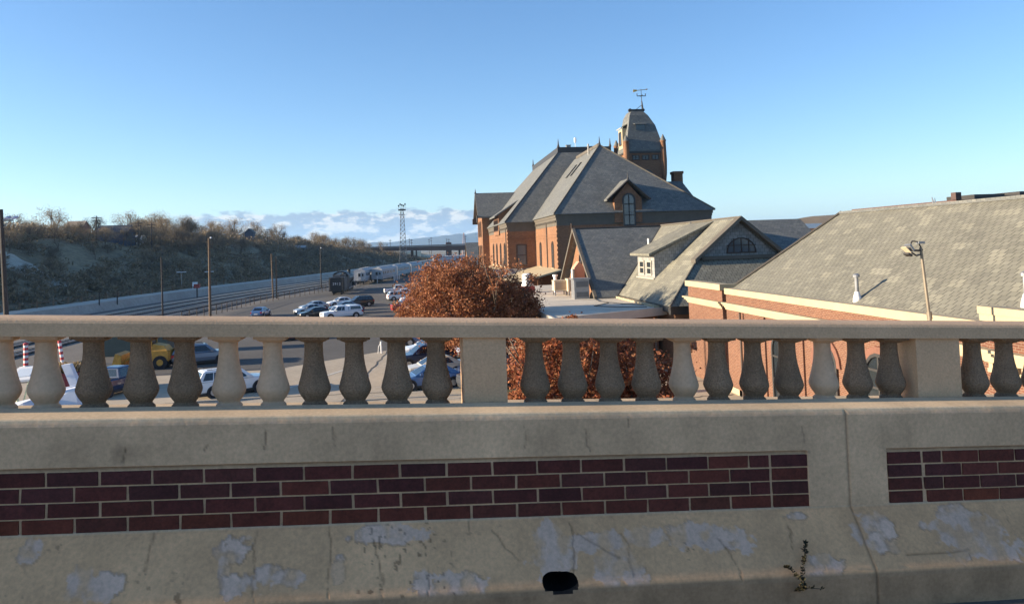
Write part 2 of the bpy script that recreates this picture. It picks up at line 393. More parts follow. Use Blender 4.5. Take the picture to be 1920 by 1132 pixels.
# bare pale gully on the bluff face
def drape(name, pts, wid, m, label, cat, dz=0.25):
    b = MB(); pp = []
    for (x0, y0), (x1, y1) in zip(pts[:-1], pts[1:]):
        for t in np.linspace(0, 1, 9)[:-1]: pp.append((x0+(x1-x0)*t, y0+(y1-y0)*t))
    pp.append(pts[-1])
    ring = []
    for i, (x, y) in enumerate(pp):
        q = pp[min(i+1, len(pp)-1)]; o = pp[max(i-1, 0)]; dx, dy = q[0]-o[0], q[1]-o[1]; l = math.hypot(dx, dy)
        w = wid*(0.55+0.9*float(fbm(np.array(x*0.15), np.array(y*0.15))))
        row = []
        for k in (-1, -0.5, 0, 0.5, 1):
            a, c = x-dy/l*w*k, y+dx/l*w*k
            row.append((a, c, float(hill_h(np.array(a), np.array(c))) + dz*(1-abs(k)**3)))
        ring.append(row)
    for r0, r1 in zip(ring[:-1], ring[1:]):
        for k in range(4): b.poly([r0[k], r0[k+1], r1[k+1], r1[k]])
    return tag(b.build(name, m), label, cat, kind='structure')
M_scar = mat('pale_bare_earth', (0.36, 0.32, 0.25), 0.95, 0.3, 0.15, 0.2, 1)
drape('bare_slope', [(-120, 206), (-108, 201), (-97, 196), (-87, 191), (-79, 188)], 4.6, M_scar, 'pale bare earth gully running down the bluff', 'slope', 0.5)
drape('hill_road', [(-150, 330), (-128, 260), (-118, 215), (-118, 190)], 1.6, mat('dirt_track', (0.30, 0.25, 0.17), 0.95, 0.2, 0.2), 'thin dirt track along the upper bluff', 'road', 0.4)
drape('switchback_road', [(-32, 500), (-22, 540), (-34, 575), (-48, 560)], 2.2, mat('pale_road', (0.45, 0.42, 0.36), 0.9, 0.1, 0.2), 'pale road curling over the far end of the bluff', 'road', 0.5)

# parking lot, lanes and marks
lot = [(-31, 14), (60, 14), (60, 300), (-8, 300), (-12, 215), (-24, 190), (-31, 150)]
sheet('parking_lot', lot, 0.0, M_lot, 'worn tan paving of the station parking lot')
sheet('shaded_asphalt_lot', [(-31, 62.5), (-12, 63), (3, 77.5), (60, 82), (60, 300), (-8, 300), (-12, 215), (-24, 190), (-31, 150)], 0.006, mat('shade_toned_asphalt', (.075, .069, .062), .95, .3, .10, .2, 2.0), 'asphalt of the far half of the parking lot, darkened for the bluff shadow')  # asphalt tone darkened further to stand in for the bluff's shadow
M_line = mat('faded_line_paint', (0.55, 0.52, 0.45), 0.9, 0.25, 2)
b = MB()
for k in range(34):
    y = 40+3.05*k; b.poly([(-3.4, y, .014), (2.6, y+1.1, .014), (2.6, y+1.22, .014), (-3.4, y+.12, .014)])
for k in range(12):
    y = 100+3.1*k; b.poly([(-20, y, .014), (-14.6, y+2.2, .014), (-14.6, y+2.32, .014), (-20, y+.12, .014)]); b.poly([(-14.4, y+2.2, .014), (-9, y, .014), (-9, y+.12, .014), (-14.4, y+2.32, .014)])
b.poly([(-9.6, 53.8, .014), (-9.3, 53.8, .014), (-5.9, 61.5, .014), (-6.2, 61.5, .014)])
tag(b.build('parking_lines', M_line, fix=False), 'faded parking bay lines painted on the lot', 'markings', kind='structure')
M_seal = mat('dark_crack_sealer', (0.06, 0.055, 0.05), 0.9, 0.1)
b = MB()
for x0, y0, x1, y1 in ((-5.4, 44, -3.2, 74), (-16, 46.4, -2, 48.2), (2, 50.3, -30, 50.9), (13, 40, 12.4, 47), (9, 43.4, 18, 43.3)):
    pts = [(x0+(x1-x0)*t+random.uniform(-.15, .15), y0+(y1-y0)*t+random.uniform(-.15, .15)) for t in np.linspace(0, 1, 26)]
    for p, q in zip(pts[:-1], pts[1:]):
        d = Vector((q[0]-p[0], q[1]-p[1])); n = Vector((-d.y, d.x)).normalized()*random.uniform(.03, .06)
        b.poly([(p[0]-n.x, p[1]-n.y, .018), (q[0]-n.x, q[1]-n.y, .018), (q[0]+n.x, q[1]+n.y, .018), (p[0]+n.x, p[1]+n.y, .018)])
tag(b.build('pavement_cracks', M_seal, fix=False), 'dark sealed cracks crossing the lot paving', 'cracks', kind='structure')

# railway tracks
M_rail_steel = mat('polished_rail_steel', (0.42, 0.41, 0.40), 0.35, 0.1, 1, metal=0.7)
M_tie = mat('dark_timber_ties', (0.05, 0.042, 0.036), 0.95, 0.2, 1)
TR = [('nearest the levee wall', 6.0), ('second out from the levee wall', 11.0), ('third out from the levee wall', 16.5), ('closest to the parking lot fence', 21.5)]
for which, off in TR:
    t = thing('railway_track', 'steel railway track %s' % which, 'railway track', (levx(120)+off, 120, 0), 'tracks curving beside the levee')
    for s in (-0.72, 0.72):
        b = MB()
        for y0, y1 in zip(YS[:-1], YS[1:]):
            a0, a1 = levx(y0)+off+s, levx(y1)+off+s
            b.hexa([(a0-.06, y0, .05), (a0+.06, y0, .05), (a1+.06, y1, .05), (a1-.06, y1, .05), (a0-.05, y0, .24), (a0+.05, y0, .24), (a1+.05, y1, .24), (a1-.05, y1, .24)])
        b.build('rail', M_rail_steel, t)
    b = MB()
    for y in np.arange(60, 420, 0.75): b.box(levx(y)+off-1.3, levx(y)+off+1.3, y, y+.24, -.02, .07)
    o = b.build('sleepers', M_tie, t); o['kind'] = 'stuff'

# distant plain, mountains
def ridge(name, y, pts, m, label, depth, seed):
    r = np.random.default_rng(seed); b = MB(); rows = []
    xs = np.linspace(pts[0][0], pts[-1][0], 160)
    hs = np.interp(xs, [p[0] for p in pts], [p[1] for p in pts])
    for k, f in enumerate((0, .35, .7, 1, .6, 0)):
        rows.append([(x, y - depth*(1-min(k, 3)/3) + (depth*(k-3)/2 if k > 3 else 0) + 60*(fbm(np.array(x*.004), np.array(k*3.1))-.5), max(-5, h*f*(0.86+0.28*float(fbm(np.array(x*.006+seed), np.array(k*.7)))))) for x, h in zip(xs, hs)])
    for r0, r1 in zip(rows[:-1], rows[1:]):
        for i in range(len(xs)-1): b.poly([r0[i], r0[i+1], r1[i+1], r1[i]])
    return tag(b.build(name, m, smooth=True), label, 'mountains', kind='structure')
M_mtn = mat('forested_mountain', (0.055, 0.065, 0.07), 0.95, 0.2, 0.002)
ridge('mountains', 9000, [(-2600, 0), (-1500, 40), (-900, 95), (-760, 92), (-600, 112), (-450, 98), (-260, 112), (0, 138), (175, 152), (330, 170), (430, 184), (520, 172), (620, 190), (900, 150), (1500, 120), (2600, 60), (4200, 0)], M_mtn, 'low blue mountain range on the horizon', 900, 3)
M_hill2 = mat('far_brown_hill', (0.16, 0.12, 0.075), 0.95, 0.35, 0.03)
ridge('brown_hill', 560, [(215, 6), (262, 19), (300, 23.5), (340, 25), (420, 28), (560, 30), (700, 10)], M_hill2, 'low brown hill seen between the slate roofs', 90, 8)

# ------------------------------------------------------------------ the bridge we stand on
HD = np.array([0.99894, 0.04600, 0.0]); HD /= np.linalg.norm(HD); HN = np.array([-HD[1], HD[0], 0.0]); GR = -0.0549; DD = 3.5
def BP(s, off, h):
    p = CAM0 + HD*s + HN*(DD+off); return (float(p[0]), float(p[1]), float(p[2]+h+GR*s))
def slope_px(px, py):
    """photo pixel -> (s, h) on the sloped toe of the parapet"""
    d = ray(px, py); # plane through (off 0,h -1.22) and (off -.18,h -1.46)
    dn, ds, dh = d@HN, d@HD, d[2]-GR*(d@HD)
    # off = dn*t-DD ; h = dh*t ; off = .75*(h+1.22)
    t = (DD+0.75*1.22)/(dn-0.75*dh)
    return ds*t, dh*t
def front_px(px, py):
    d = ray(px, py); t = DD/(d@HN); return (d@HD)*t, (d[2]-GR*(d@HD))*t

balu = thing('bridge_balustrade', 'weathered concrete bridge balustrade with dark brick panels across the foreground', 'balustrade', BP(0, 0, -1.62))
prof = [(0.62, -1.9), (0.62, -0.80), (0.45, -0.785), (0.268, -0.785), (0.266, -0.75), (0.262, -0.744)] + [(o, -0.742) for o in np.arange(0.255, 0.025, -0.0125)] + [(0.018, -0.7425), (0.012, -0.747), (0.004, -0.762), (0.0, -0.772)]
prof += [(0, h) for h in np.arange(-0.78, -1.2201, -0.006)] + [(0.75*(h+1.22), h) for h in np.arange(-1.226, -1.4561, -0.005)] + [(-0.18, -1.463), (-0.183, -1.475)] + [(-0.185, h) for h in np.arange(-1.49, -1.66, -0.012)]
prof = np.array(prof)
sc = np.concatenate([np.arange(-7.5, -2.3, 0.08), np.arange(-2.3, 4.0, 0.008), np.arange(4.0, 9.51, 0.08)])
sc = np.unique(np.round(np.concatenate([sc, np.arange(.62, .83, .002)]), 5))
fine = [(0.75*(h+1.22), h) for h in np.arange(-1.408, -1.4561, -0.0016)]
k_ = int(np.argmin(np.abs(prof[:, 1]+1.408)+(prof[:, 0] > 0)*9)); e_ = int(np.argmin(np.abs(prof[:, 1]+1.463)+(prof[:, 0] > -.179)*9))
prof = np.concatenate([prof[:k_], np.array(fine), prof[e_:]])
S, O = np.meshgrid(sc, prof[:, 0]); _, HH = np.meshgrid(sc, prof[:, 1])
J0 = 2.234; PER = 5.04
rel = (S-J0+PER/2) % PER - PER/2                   # distance from the nearest joint
inpanel = (np.abs(rel) > 0.215) & (HH < -0.947) & (HH > -1.218) & (O < 0.01)
O2 = O + np.where(inpanel, 0.011, 0.0)
# joint groove
gro = np.exp(-(rel/0.006)**2)*(HH < -0.76)*(O < .05)
O2 = O2 + 0.007*gro
# rough skin
isl = (HH <= -1.22) & (HH > -1.465)
O2 = O2 + (fbm(S*14, HH*14+3)-0.5)*np.where(isl, 0.0016, 0.0016)*(O < .1)
up = np.array([0.66, 0.425, 0.255]); lo = np.array([0.68, 0.38, 0.195]); gp = np.array([0.66, 0.435, 0.32]); kb = np.array([0.36, 0.225, 0.13]); top = np.array([0.68, 0.50, 0.31])
col = np.where((HH > -1.22)[..., None], up, lo) * np.ones(S.shape+(3,))
istop = (HH > -0.755) | (O > .1); col = np.where(istop[..., None], top, col)  # ledge top painted lighter to make up for weak sunlight on it
n1 = fbm(S*2.2+40, HH*2.2); n2 = fbm(S*9+5, HH*9+50); n3 = fbm(S*30, HH*30+7)
col = col*(0.80+0.42*n1)[..., None]*(0.86+0.28*n2)[..., None]
col = np.where(isl[..., None], col*(1+0.25*(fbm(S*5+71, HH*5+9)-.5))[..., None], col)
# repaired grey patches on the toe, as the photo shows them
PATCH = [(55,1040,20,26),(150,1095,28,28),(193,1098,42,28),(440,1035,34,25),(420,1068,12,28),(445,1098,38,26),(500,1075,30,18),(540,1085,32,22),(632,1070,12,26),
 (735,1000,66,17),(700,1002,30,12),(838,1098,68,25),(800,1085,25,20),(1035,1030,50,46),(1120,1015,55,20),(1160,1063,45,38),(1185,1085,30,20),(1213,1005,42,18),
 (1310,1003,62,26),(1373,1010,48,24),(1493,967,26,7),(1643,985,32,26),(1650,1015,28,22),(1607,998,12,20),(1545,1057,42,22),(1793,965,38,18),(1815,1000,62,32),(1850,1030,66,22),(1760,985,30,12)]
pm = np.zeros(S.shape)
wr = (fbm(S*13+13, HH*13+2)-.5)*1.5 + (fbm(S*48+3, HH*48+12)-.5)*1.2
for cx, cy, rx, ry in PATCH:
    s0, h0 = slope_px(cx, cy); s1, _ = slope_px(cx+rx, cy); _, h1 = slope_px(cx, cy-ry)
    q = np.sqrt(((S-s0)/(s1-s0))**2+((HH-h0)/(h1-h0))**2)
    pm = np.maximum(pm, sstep(1.04-q+wr*0.75, 0.0, 0.10)*(0.22+0.68*sstep(fbm(S*16+cx, HH*16+cy), .34, .60)))
# the same kind of repairs beyond the part the photo shows
ext = sstep(fbm(S*1.7+90, HH*4+33), 0.60, 0.64)*((S < -1.75) | (S > 3.35))
pm = np.maximum(pm, ext)*isl
col = col*(1-pm[..., None]) + (gp*(0.80+0.40*n2)[..., None])*pm[..., None]
O2 = O2 - 0.0008*pm
gj = np.abs(np.diff(pm, axis=1, prepend=pm[:, :1]))+np.abs(np.diff(pm, axis=0, prepend=pm[:1])); edge = np.clip(gj*2.2, 0, 1)
col = col*(1-0.3*edge*sstep(n2, .45, .6))[..., None]
# cracks
def crack(pts, w, conv):
    global col, O2
    q = [conv(*p) for p in pts]; dm = np.full(S.shape, 9.0)
    ws = S + (fbm(S*25, HH*25)-.5)*0.035
    for (a, c), (e, g) in zip(q[:-1], q[1:]):
        dx, dy = e-a, g-c; t = np.clip(((ws-a)*dx+(HH-c)*dy)/(dx*dx+dy*dy), 0, 1)
        dm = np.minimum(dm, np.hypot(ws-a-t*dx, HH-c-t*dy))
    k = np.exp(-(dm/w)**2); k = k*(0.45+0.75*n2)
    col = col*(1-0.5*np.clip(k, 0, 1))[..., None]; O2 = O2 + 0.002*k
for pts in ([(480,997),(473,1063),(477,1127)], [(1070,980),(1078,1013),(1075,1073)], [(1160,1000),(1177,1020),(1178,1047),(1190,1080)], [(923,993),(950,1030),(973,1050)], [(806,1065),(800,1122)], [(620,985),(616,1120)],
            [(1350,1010),(1390,1070),(1392,1090)], [(1700,1040),(1790,1035),(1815,1030),(1822,1050)], [(1480,985),(1485,1035)], [(1880,950),(1905,1000)], [(290,1000),(275,1070)], [(700,1010),(720,1090),(715,1130)], [(1080,1000),(1150,1040),(1165,1045)]):
    crack(pts, 0.0042, slope_px)
for pts in ([(497,805),(497,842)], [(983,800),(984,842)], [(1102,806),(1103,846)], [(390,835),(386,845)], [(1180,785),(1178,800)], [(625,800),(628,835)], [(1505,800),(1506,830)], [(235,840),(228,868)]):
    crack(pts, 0.004, front_px)
# dark stains on the beam, gritty spots
s0, h0 = front_px(185, 850); st = np.exp(-(((S-s0)/0.16)**2+((HH-h0)/0.045)**2))*sstep(n2, .35, .65)*(HH < -.77)*(HH > -.947)
col = col*(1-0.5*st)[..., None]
spots = sstep(fbm(S*45+3, HH*45+9, 3), .71, .76)*isl*sstep(n1, .45, .6)
col = col*(1-0.55*spots)[..., None]
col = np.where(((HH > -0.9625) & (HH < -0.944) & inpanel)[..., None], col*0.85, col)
line = np.exp(-((HH+0.951)/0.0035)**2)*(np.abs(rel) > .2)*sstep(n2, .2, .5); col = col*(1-0.7*line)[..., None]  # crack and shadow gap above the bricks, painted as a dark line
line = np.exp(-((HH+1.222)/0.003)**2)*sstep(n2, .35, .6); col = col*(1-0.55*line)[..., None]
run = sstep(fbm(S*7, S*0+4.5), .55, .75)*(HH > -.947)*(HH < -.77)*np.clip((-.77-HH)/.1, 0, 1); col = col*(1-0.10*run)[..., None]
kerb = (HH <= -1.465); col = np.where(kerb[..., None], kb*(0.7+0.7*n2)[..., None], col)
col = col*(1-0.4*gro)[..., None]
hs, hh = slope_px(1052, 1094); hole = (np.abs((S-hs)/0.080)**3+np.abs((HH-hh)/0.043)**3 + 1.1*(n2-.5)) < 1
hole &= isl | kerb
P = CAM0 + HD*S[..., None] + HN*(DD+O2)[..., None]; Zc = HH+GR*S; P[..., 2] += Zc
base0 = Vector(BP(0, 0, -1.62)); nr_, nc = S.shape
fi = np.array([(j*nc+i, (j+1)*nc+i, (j+1)*nc+i+1, j*nc+i+1) for j in range(nr_-1) for i in range(nc-1)], int)
hm = hole.ravel(); fi = fi[~(hm[fi].all(axis=1))]
me = bpy.data.meshes.new('base_wall'); me.from_pydata((P.reshape(-1, 3)-np.array(base0)).tolist(), [], fi.tolist()); me.materials.append(M_conc_v)
ca = me.color_attributes.new('Col', 'FLOAT_COLOR', 'POINT'); ca.data.foreach_set('color', np.concatenate([np.clip(col, 0.01, 1), np.ones(S.shape+(1,))], -1).ravel()); me.update()
o = bpy.data.objects.new('base_wall', me); C.objects.link(o); o.parent = balu
b = MB(); rings = []
for o_, k_ in ((.014, 1.25), (.06, 1.2), (.25, .9)):
    rings.append([BP(hs+.085*k_*math.cos(a_), max(.75*(hh+.05*k_*math.sin(a_)+1.22), -.168)+o_, hh+.05*k_*math.sin(a_)) for a_ in np.linspace(0, 6.2832, 19)[:-1]])
b.loft(rings[:2], closed=False); b.loft(rings[1:], m=1, closed=False); b.poly(rings[-1], 1); b.build('drain_outlet', [mat('drain_lip', (.12, .08, .055), .95, .4, 30), M_dark], balu)  # inside of the hole painted black in place of its shade

# brick panels: every brick modelled inside one panel mesh
def brick_panel(sa, sb):
    b = MB(); cols = []
    pal = [(.105,.026,.019),(.090,.022,.019),(.112,.027,.018),(.074,.019,.018),(.080,.024,.020),(.072,.020,.019),(.088,.021,.017),(.086,.025,.021),(.080,.020,.018)]
    def brick(s0, s1, row):
        if s1-s0 < .02: return
        h1 = -0.964-row*0.0648; h0 = h1-0.0565
        j = lambda: random.uniform(-.002, .002)
        f = 0.0045+j()*.8
        b.hexa([BP(s0+j(), f, h0+j()*.5), BP(s1+j(), f, h0+j()*.5), BP(s1, .03, h0), BP(s0, .03, h0), BP(s0+j(), f, h1+j()*.5), BP(s1+j(), f, h1+j()*.5), BP(s1, .03, h1), BP(s0, .03, h1)])
        c = np.array(random.choice(pal))*random.uniform(.8, 1.2)*(1.25 if row == 3 else 1.0)
        if row == 3: c[2] *= .75
        cols.extend([tuple(c)]*8)
    for row in range(4):
        brick(sa+.006, sa+.190, row); brick(sb-.190, sb-.004, row)
        s = sb-.205; first = True
        while s > sa+.21:
            w = (.098 if (first and row % 2 == 0) else .1985); first = False
            brick(max(s-w, sa+.205), s, row); s -= w+.0115
    o = b.build('brick_panel', M_brickface, balu)
    ca = o.data.color_attributes.new('Col', 'FLOAT_COLOR', 'POINT'); ca.data.foreach_set('color', np.array([c+(1,) for c in cols], float).ravel())
    return o
for k in (-2, -1, 0, 1):
    a0, a1 = J0+k*PER+.215, J0+(k+1)*PER-.215
    if a1 > -7 and a0 < 9: brick_panel(max(a0, -7.4), min(a1, 9.4))

# top rail, piers and balusters
b = MB(); ss = np.arange(-7.5, 9.6, 0.5)
cs = [(o_+.042, h_*1.011) for o_, h_ in ((0.215, -0.418), (0.215, -0.358), (0.222, -0.346), (0.236, -0.339), (0.26, -0.337), (0.40, -0.337), (0.425, -0.340), (0.437, -0.348), (0.442, -0.36), (0.442, -0.418))]
b.loft([[BP(s, o_, h_) for o_, h_ in cs] for s in ss]); b.build('top_rail', M_rail, balu)
PIER = [(-4.57, .215), (-2.055, .23), (0.4665, .215), (2.985, .268), (5.50, .215), (8.02, .215)]
for c_, w in PIER:
    b = MB(); hw = w/2
    b.loft([[BP(c_-hw, .275, h), BP(c_-hw, .45, h), BP(c_+hw, .45, h), BP(c_+hw, .275, h)] for h in (-.80, -.4175)]); b.build('pier', M_rail, balu)
bprof = [(.062, -.046), (.061, -.016), (.056, -.010), (.0485, -.002), (.050, .004), (.058, .015), (.068, .030), (.0760, .047), (.0790, .060), (.0775, .071), (.0725, .090), (.0650, .116), (.0575, .149), (.0515, .176), (.0475, .205), (.045, .235), (.0445, .262), (.0445, .281), (.0475, .289)]
def baluster(s, light):
    b = MB(); n = 20; rings = []
    for r, h in bprof:
        rings.append([BP(s+r*math.cos(2*math.pi*k/n), .366+r*math.sin(2*math.pi*k/n), -.742+h) for k in range(n)])
    b.loft(rings)
    sq = []
    for hw, h in ((.046, .287), (.058, .292), (.072, .300), (.079, .304), (.079, .3245)):
        sq.append([BP(s+x*hw, .366+y*hw, -.742+h) for x, y in ((-1, -.6), (-.6, -1), (.6, -1), (1, -.6), (1, .6), (.6, 1), (-.6, 1), (-1, .6))] if h < .301 else [BP(s+x*hw, .366+y*hw, -.742+h) for x, y in ((-1, -.9), (-.9, -1), (.9, -1), (1, -.9), (1, .9), (.9, 1), (-.9, 1), (-1, .9))])
    b.loft(sq)
    o = b.build('baluster', M_bal_l if light else M_bal_d, balu)
    for p in o.data.polygons[:n*(len(bprof)-1)]: p.use_smooth = True
    if light: o['label'] = 'smoother pale replacement baluster'
    return o
SEEN = [-1.769, -1.582, -1.376, -1.168, -0.971, -0.77, -0.565, -0.37, -0.174, 0.032, 0.230, 0.733, 0.930, 1.131, 1.330, 1.537, 1.731, 1.937, 2.138, 2.346, 2.549, 2.750, 3.272, 3.478]
LIGHT = {0, 1, 4+1, 6-0, 15, 19}
for i, s in enumerate(SEEN): baluster(s, i in {0, 1, 5, 6, 15, 19})
for c_, s0 in ((2.985, 3.68), (-4.57, -4.3), (5.5, 5.77)):
    for k in range(9 if s0 == 3.68 else 11): baluster(s0+.2*k, random.random() < .2)
# road deck behind and below us
b = MB()
for s0, s1 in ((-40, 60),): b.hexa([BP(s0, -9.2, -2.3), BP(s1, -9.2, -2.3), BP(s1, -.18, -2.3), BP(s0, -.18, -2.3), BP(s0, -9.2, -1.63), BP(s1, -9.2, -1.63), BP(s1, -.18, -1.63), BP(s0, -.18, -1.63)])
tag(b.build('road', M_asphalt), 'dark asphalt bridge roadway along the foot of the balustrade', 'road', kind='structure')
# weed on the toe of the parapet
def weed():
    s0, h0 = slope_px(1500, 1104)
    p0 = np.array(BP(s0, -.19, h0-.02)); t = thing('weed', 'small dry weed growing from the kerb seam of the balustrade', 'weed', tuple(p0))
    st = MB(); lf = MB()
    def stem(pts, n):
        st.tube(pts, .0016, 5)
        for _ in range(n):
            k = random.random()*(len(pts)-1); a = Vector(pts[int(k)]); c = Vector(pts[min(int(k)+1, len(pts)-1)]); p = a.lerp(c, k-int(k))
            d = Vector((random.uniform(-1, 1), random.uniform(-.6, .2), random.uniform(-.2, 1))).normalized(); l = random.uniform(.010, .022)
            w = d.cross(Vector((random.uniform(-1, 1), random.uniform(-1, 1), .3))).normalized()*l*.3
            lf.poly([p, p+d*l*.5+w, p+d*l, p+d*l*.5-w])
    S_ = lambda px, py, o=-.03: tuple(np.array(BP(*(lambda q: (q[0], .75*(q[1]+1.22)+o, q[1]))(slope_px(px, py)))))
    stem([tuple(p0), S_(1500, 1090), S_(1498, 1062), S_(1502, 1035), S_(1503, 1010)], 120)
    stem([S_(1500, 1085), S_(1488, 1075), S_(1475, 1060), S_(1466, 1057)], 60)
    stem([S_(1500, 1100), S_(1510, 1096), S_(1535, 1098)], 12)
    stem([tuple(p0), S_(1497, 1095, -.04), S_(1492, 1090, -.05)], 40)
    st.build('stem', mat('dry_stem', (.05, .04, .025), .9, .1), t); lf.build('leaves', leafmat('weed_leaf', [(.02, .022, .014), (.05, .045, .02), (.07, .05, .03)], .2), t, fix=False)
weed()

# ------------------------------------------------------------------ building helpers
def wpt(face, plane, u, z, out):
    """face 'X': wall facing -X at x=plane, u is y.   face 'Y': wall facing -Y at y=plane, u is x."""
    return (plane-out, u, z) if face == 'X' else (u, plane-out, z)
def outline(u0, u1, z0, z1, arch, n=10):
    if not arch: return [(u0, z0), (u1, z0), (u1, z1), (u0, z1)]
    r = (u1-u0)/2; h = min(r, z1-z0)*arch; c = (u0+u1)/2
    return [(u0, z0), (u1, z0)] + [(c+r*math.cos(t), z1-h+h*math.sin(t)) for t in np.linspace(0, math.pi, n)]
def window(parent, face, plane, u0, u1, z0, z1, arch=1.0, fr=.12, glass=None, frame=None, mull=(1, 1), hood=None, sill=None, out=0.03):
    g = MB(); pts = outline(u0, u1, z0, z1, arch)
    g.extr([wpt(face, plane, u, z, -.05) for u, z in pts], (-.06-out*.3, 0, 0) if face == 'X' else (0, -.06-out*.3, 0))
    w = g.build('window', glass or M_glass, parent)
    b = MB(); inn = outline(u0+fr, u1-fr, z0+fr, z1-fr, arch); n = len(pts)
    for k in range(n):
        j = (k+1) % n; p, q, r_, s_ = pts[k], pts[j], inn[j], inn[k]
        b.hexa([wpt(face, plane, *p, -.02), wpt(face, plane, *q, -.02), wpt(face, plane, *r_, -.02), wpt(face, plane, *s_, -.02),
                wpt(face, plane, *p, out+.06), wpt(face, plane, *q, out+.06), wpt(face, plane, *r_, out+.06), wpt(face, plane, *s_, out+.06)])
    def bar(a0, a1, c0, c1):
        b.hexa([wpt(face, plane, a0, c0, -.01), wpt(face, plane, a1, c0, -.01), wpt(face, plane, a1, c1, -.01), wpt(face, plane, a0, c1, -.01),
                wpt(face, plane, a0, c0, out+.045), wpt(face, plane, a1, c0, out+.045), wpt(face, plane, a1, c1, out+.045), wpt(face, plane, a0, c1, out+.045)])
    for k in range(mull[0]):
        c = u0+(u1-u0)*(k+1)/(mull[0]+1); bar(c-fr*.35, c+fr*.35, z0+fr*.5, z1-fr)
    for k in range(mull[1]):
        c = z0+(z1-z0)*(k+1)/(mull[1]+1); bar(u0+fr*.5, u1-fr*.5, c-fr*.35, c+fr*.35)
    b.build('window_frame', frame or M_frame, w)
    if hood:
        h = MB(); o1 = outline(u0-hood, u1+hood, z1-(u1-u0)*.5*(arch or 0)-.1, z1+hood, arch); i1 = outline(u0, u1, z1-(u1-u0)*.5*(arch or 0)-.1, z1, arch)
        for k in range(1, len(o1)-1 if arch else len(o1)):
            j = (k+1) % len(o1)
            h.hexa([wpt(face, plane, *o1[k], -.02), wpt(face, plane, *o1[j], -.02), wpt(face, plane, *i1[j], -.02), wpt(face, plane, *i1[k], -.02),
                    wpt(face, plane, *o1[k], .10), wpt(face, plane, *o1[j], .10), wpt(face, plane, *i1[j], .10), wpt(face, plane, *i1[k], .10)])
        h.build('window_arch', hoodmat[0], w)
    if sill is not None:
        s_ = MB(); 
        if face == 'X': s_.box(plane-.16, plane+.02, u0-.15, u1+.15, z0-.18, z0-.003)
        else: s_.box(u0-.15, u1+.15, plane-.16, plane+.02, z0-.18, z0-.003)
        s_.build('window_sill', sill, w)
    return w
hoodmat = [M_trim]
def cornice(parent, x0, x1, y0, y1, z0, z1, proj, m, steps=4, name='cornice', flare=0.0):
    """a moulded band round a block: courses stepping outward as they rise"""
    b = MB(); hs = np.linspace(z0, z1, steps+1)
    pr = [0.10, .12, .28, .52, 1.0, 1.0]
    for k in range(steps):
        p = proj*pr[min(k, 4)] if steps >= 4 else proj*(k+1)/steps
        b.box(x0-p, x1+p, y0-p, y1+p, hs[k]+(.002 if k else 0), hs[k+1])
    return b.build(name, m, parent)
def finial(b, p, h, r=.18):
    b.cyl(p, (p[0], p[1], p[2]+h*.35), r*1.3, r*.6, 8); b.cyl((p[0], p[1], p[2]+h*.35), (p[0], p[1], p[2]+h), r*.6, r*.15, 8)

# ------------------------------------------------------------------ the depot
depot = thing('depot_building', 'tall red brick station with steep slate hip roofs and a square tower', 'station building', (17.8, 100, 0), None)
b = MB(); b.box(17.95, 39.5, 100.15, 119.4, 0, 12.0)                     # near pavilion
b.box(13.45, 44, 119.5, 172, 0, 11.9); b.box(12.1, 30, 152.9, 165.6, 0, 15.6)
b.extr([(12.1, 152.9, 15.6), (12.1, 165.6, 15.6), (12.1, 159.2, 20.0)], (8, 0, 0))
b.build('wall', M_brick_d, depot)
b = MB(); b.box(17.80, 18.0, 99.95, 100.9, 4, 11.7)
for z in np.arange(4, 11.5, .62):                                          # toothed stone quoins
    b.box(17.84, 18.30, 100.04, 100.50, z, z+.30); b.box(13.34, 13.75, 119.4, 119.9, z, z+.30)
b.f = b.f[6:]; b.m = b.m[6:]
b.build('quoins', M_brick_d, depot)
cornice(depot, 17.95, 39.5, 100.15, 119.0, 11.72, 13.2, .42, M_trim)
cornice(depot, 13.45, 43, 119.5, 172, 11.5, 12.9, .42, M_trim)
b = MB()
for y in np.arange(100.4, 119, .55): b.box(17.72, 17.96, y, y+.25, 12.2, 12.42)
for y in np.arange(119.8, 152, .55): b.box(13.22, 13.46, y, y+.25, 11.95, 12.17)
b.build('dentils', M_trim, depot)
def hip(name, x0, x1, y0, y1, z, tops, ztop, m, parent, lip=.18):
    """hipped roof on a rectangle, closed at the eaves; tops = 4 upper corners (can meet in a ridge)"""
    b = MB(); e = [(x0, y0), (x1, y0), (x1, y1), (x0, y1)]
    lo_ = [(x, y, z) for x, y in e]; e2 = [(x, y, z+lip) for x, y in e]; t = [(x, y, ztop) for x, y in tops]
    b.poly(lo_)
    for k in range(4):
        j = (k+1) % 4; b.poly([lo_[k], lo_[j], e2[j], e2[k]])
        q = [e2[k], e2[j], t[j], t[k]]
        if (Vector(t[j])-Vector(t[k])).length < 1e-4: q = q[:3]
        b.poly(q)
    if (Vector(t[0])-Vector(t[1])).length > 1e-4 and (Vector(t[1])-Vector(t[2])).length > 1e-4: b.poly(t)
    return b.build(name, m, parent)
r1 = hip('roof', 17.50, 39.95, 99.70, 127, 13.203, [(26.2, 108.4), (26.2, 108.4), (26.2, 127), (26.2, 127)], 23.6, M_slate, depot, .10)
r2 = hip('roof', 13.0, 41, 119.05, 172.4, 12.903, [(24.2, 130.6), (33.4, 130.6), (33.4, 161), (24.2, 161)], 25.5, M_slate, depot, .10)
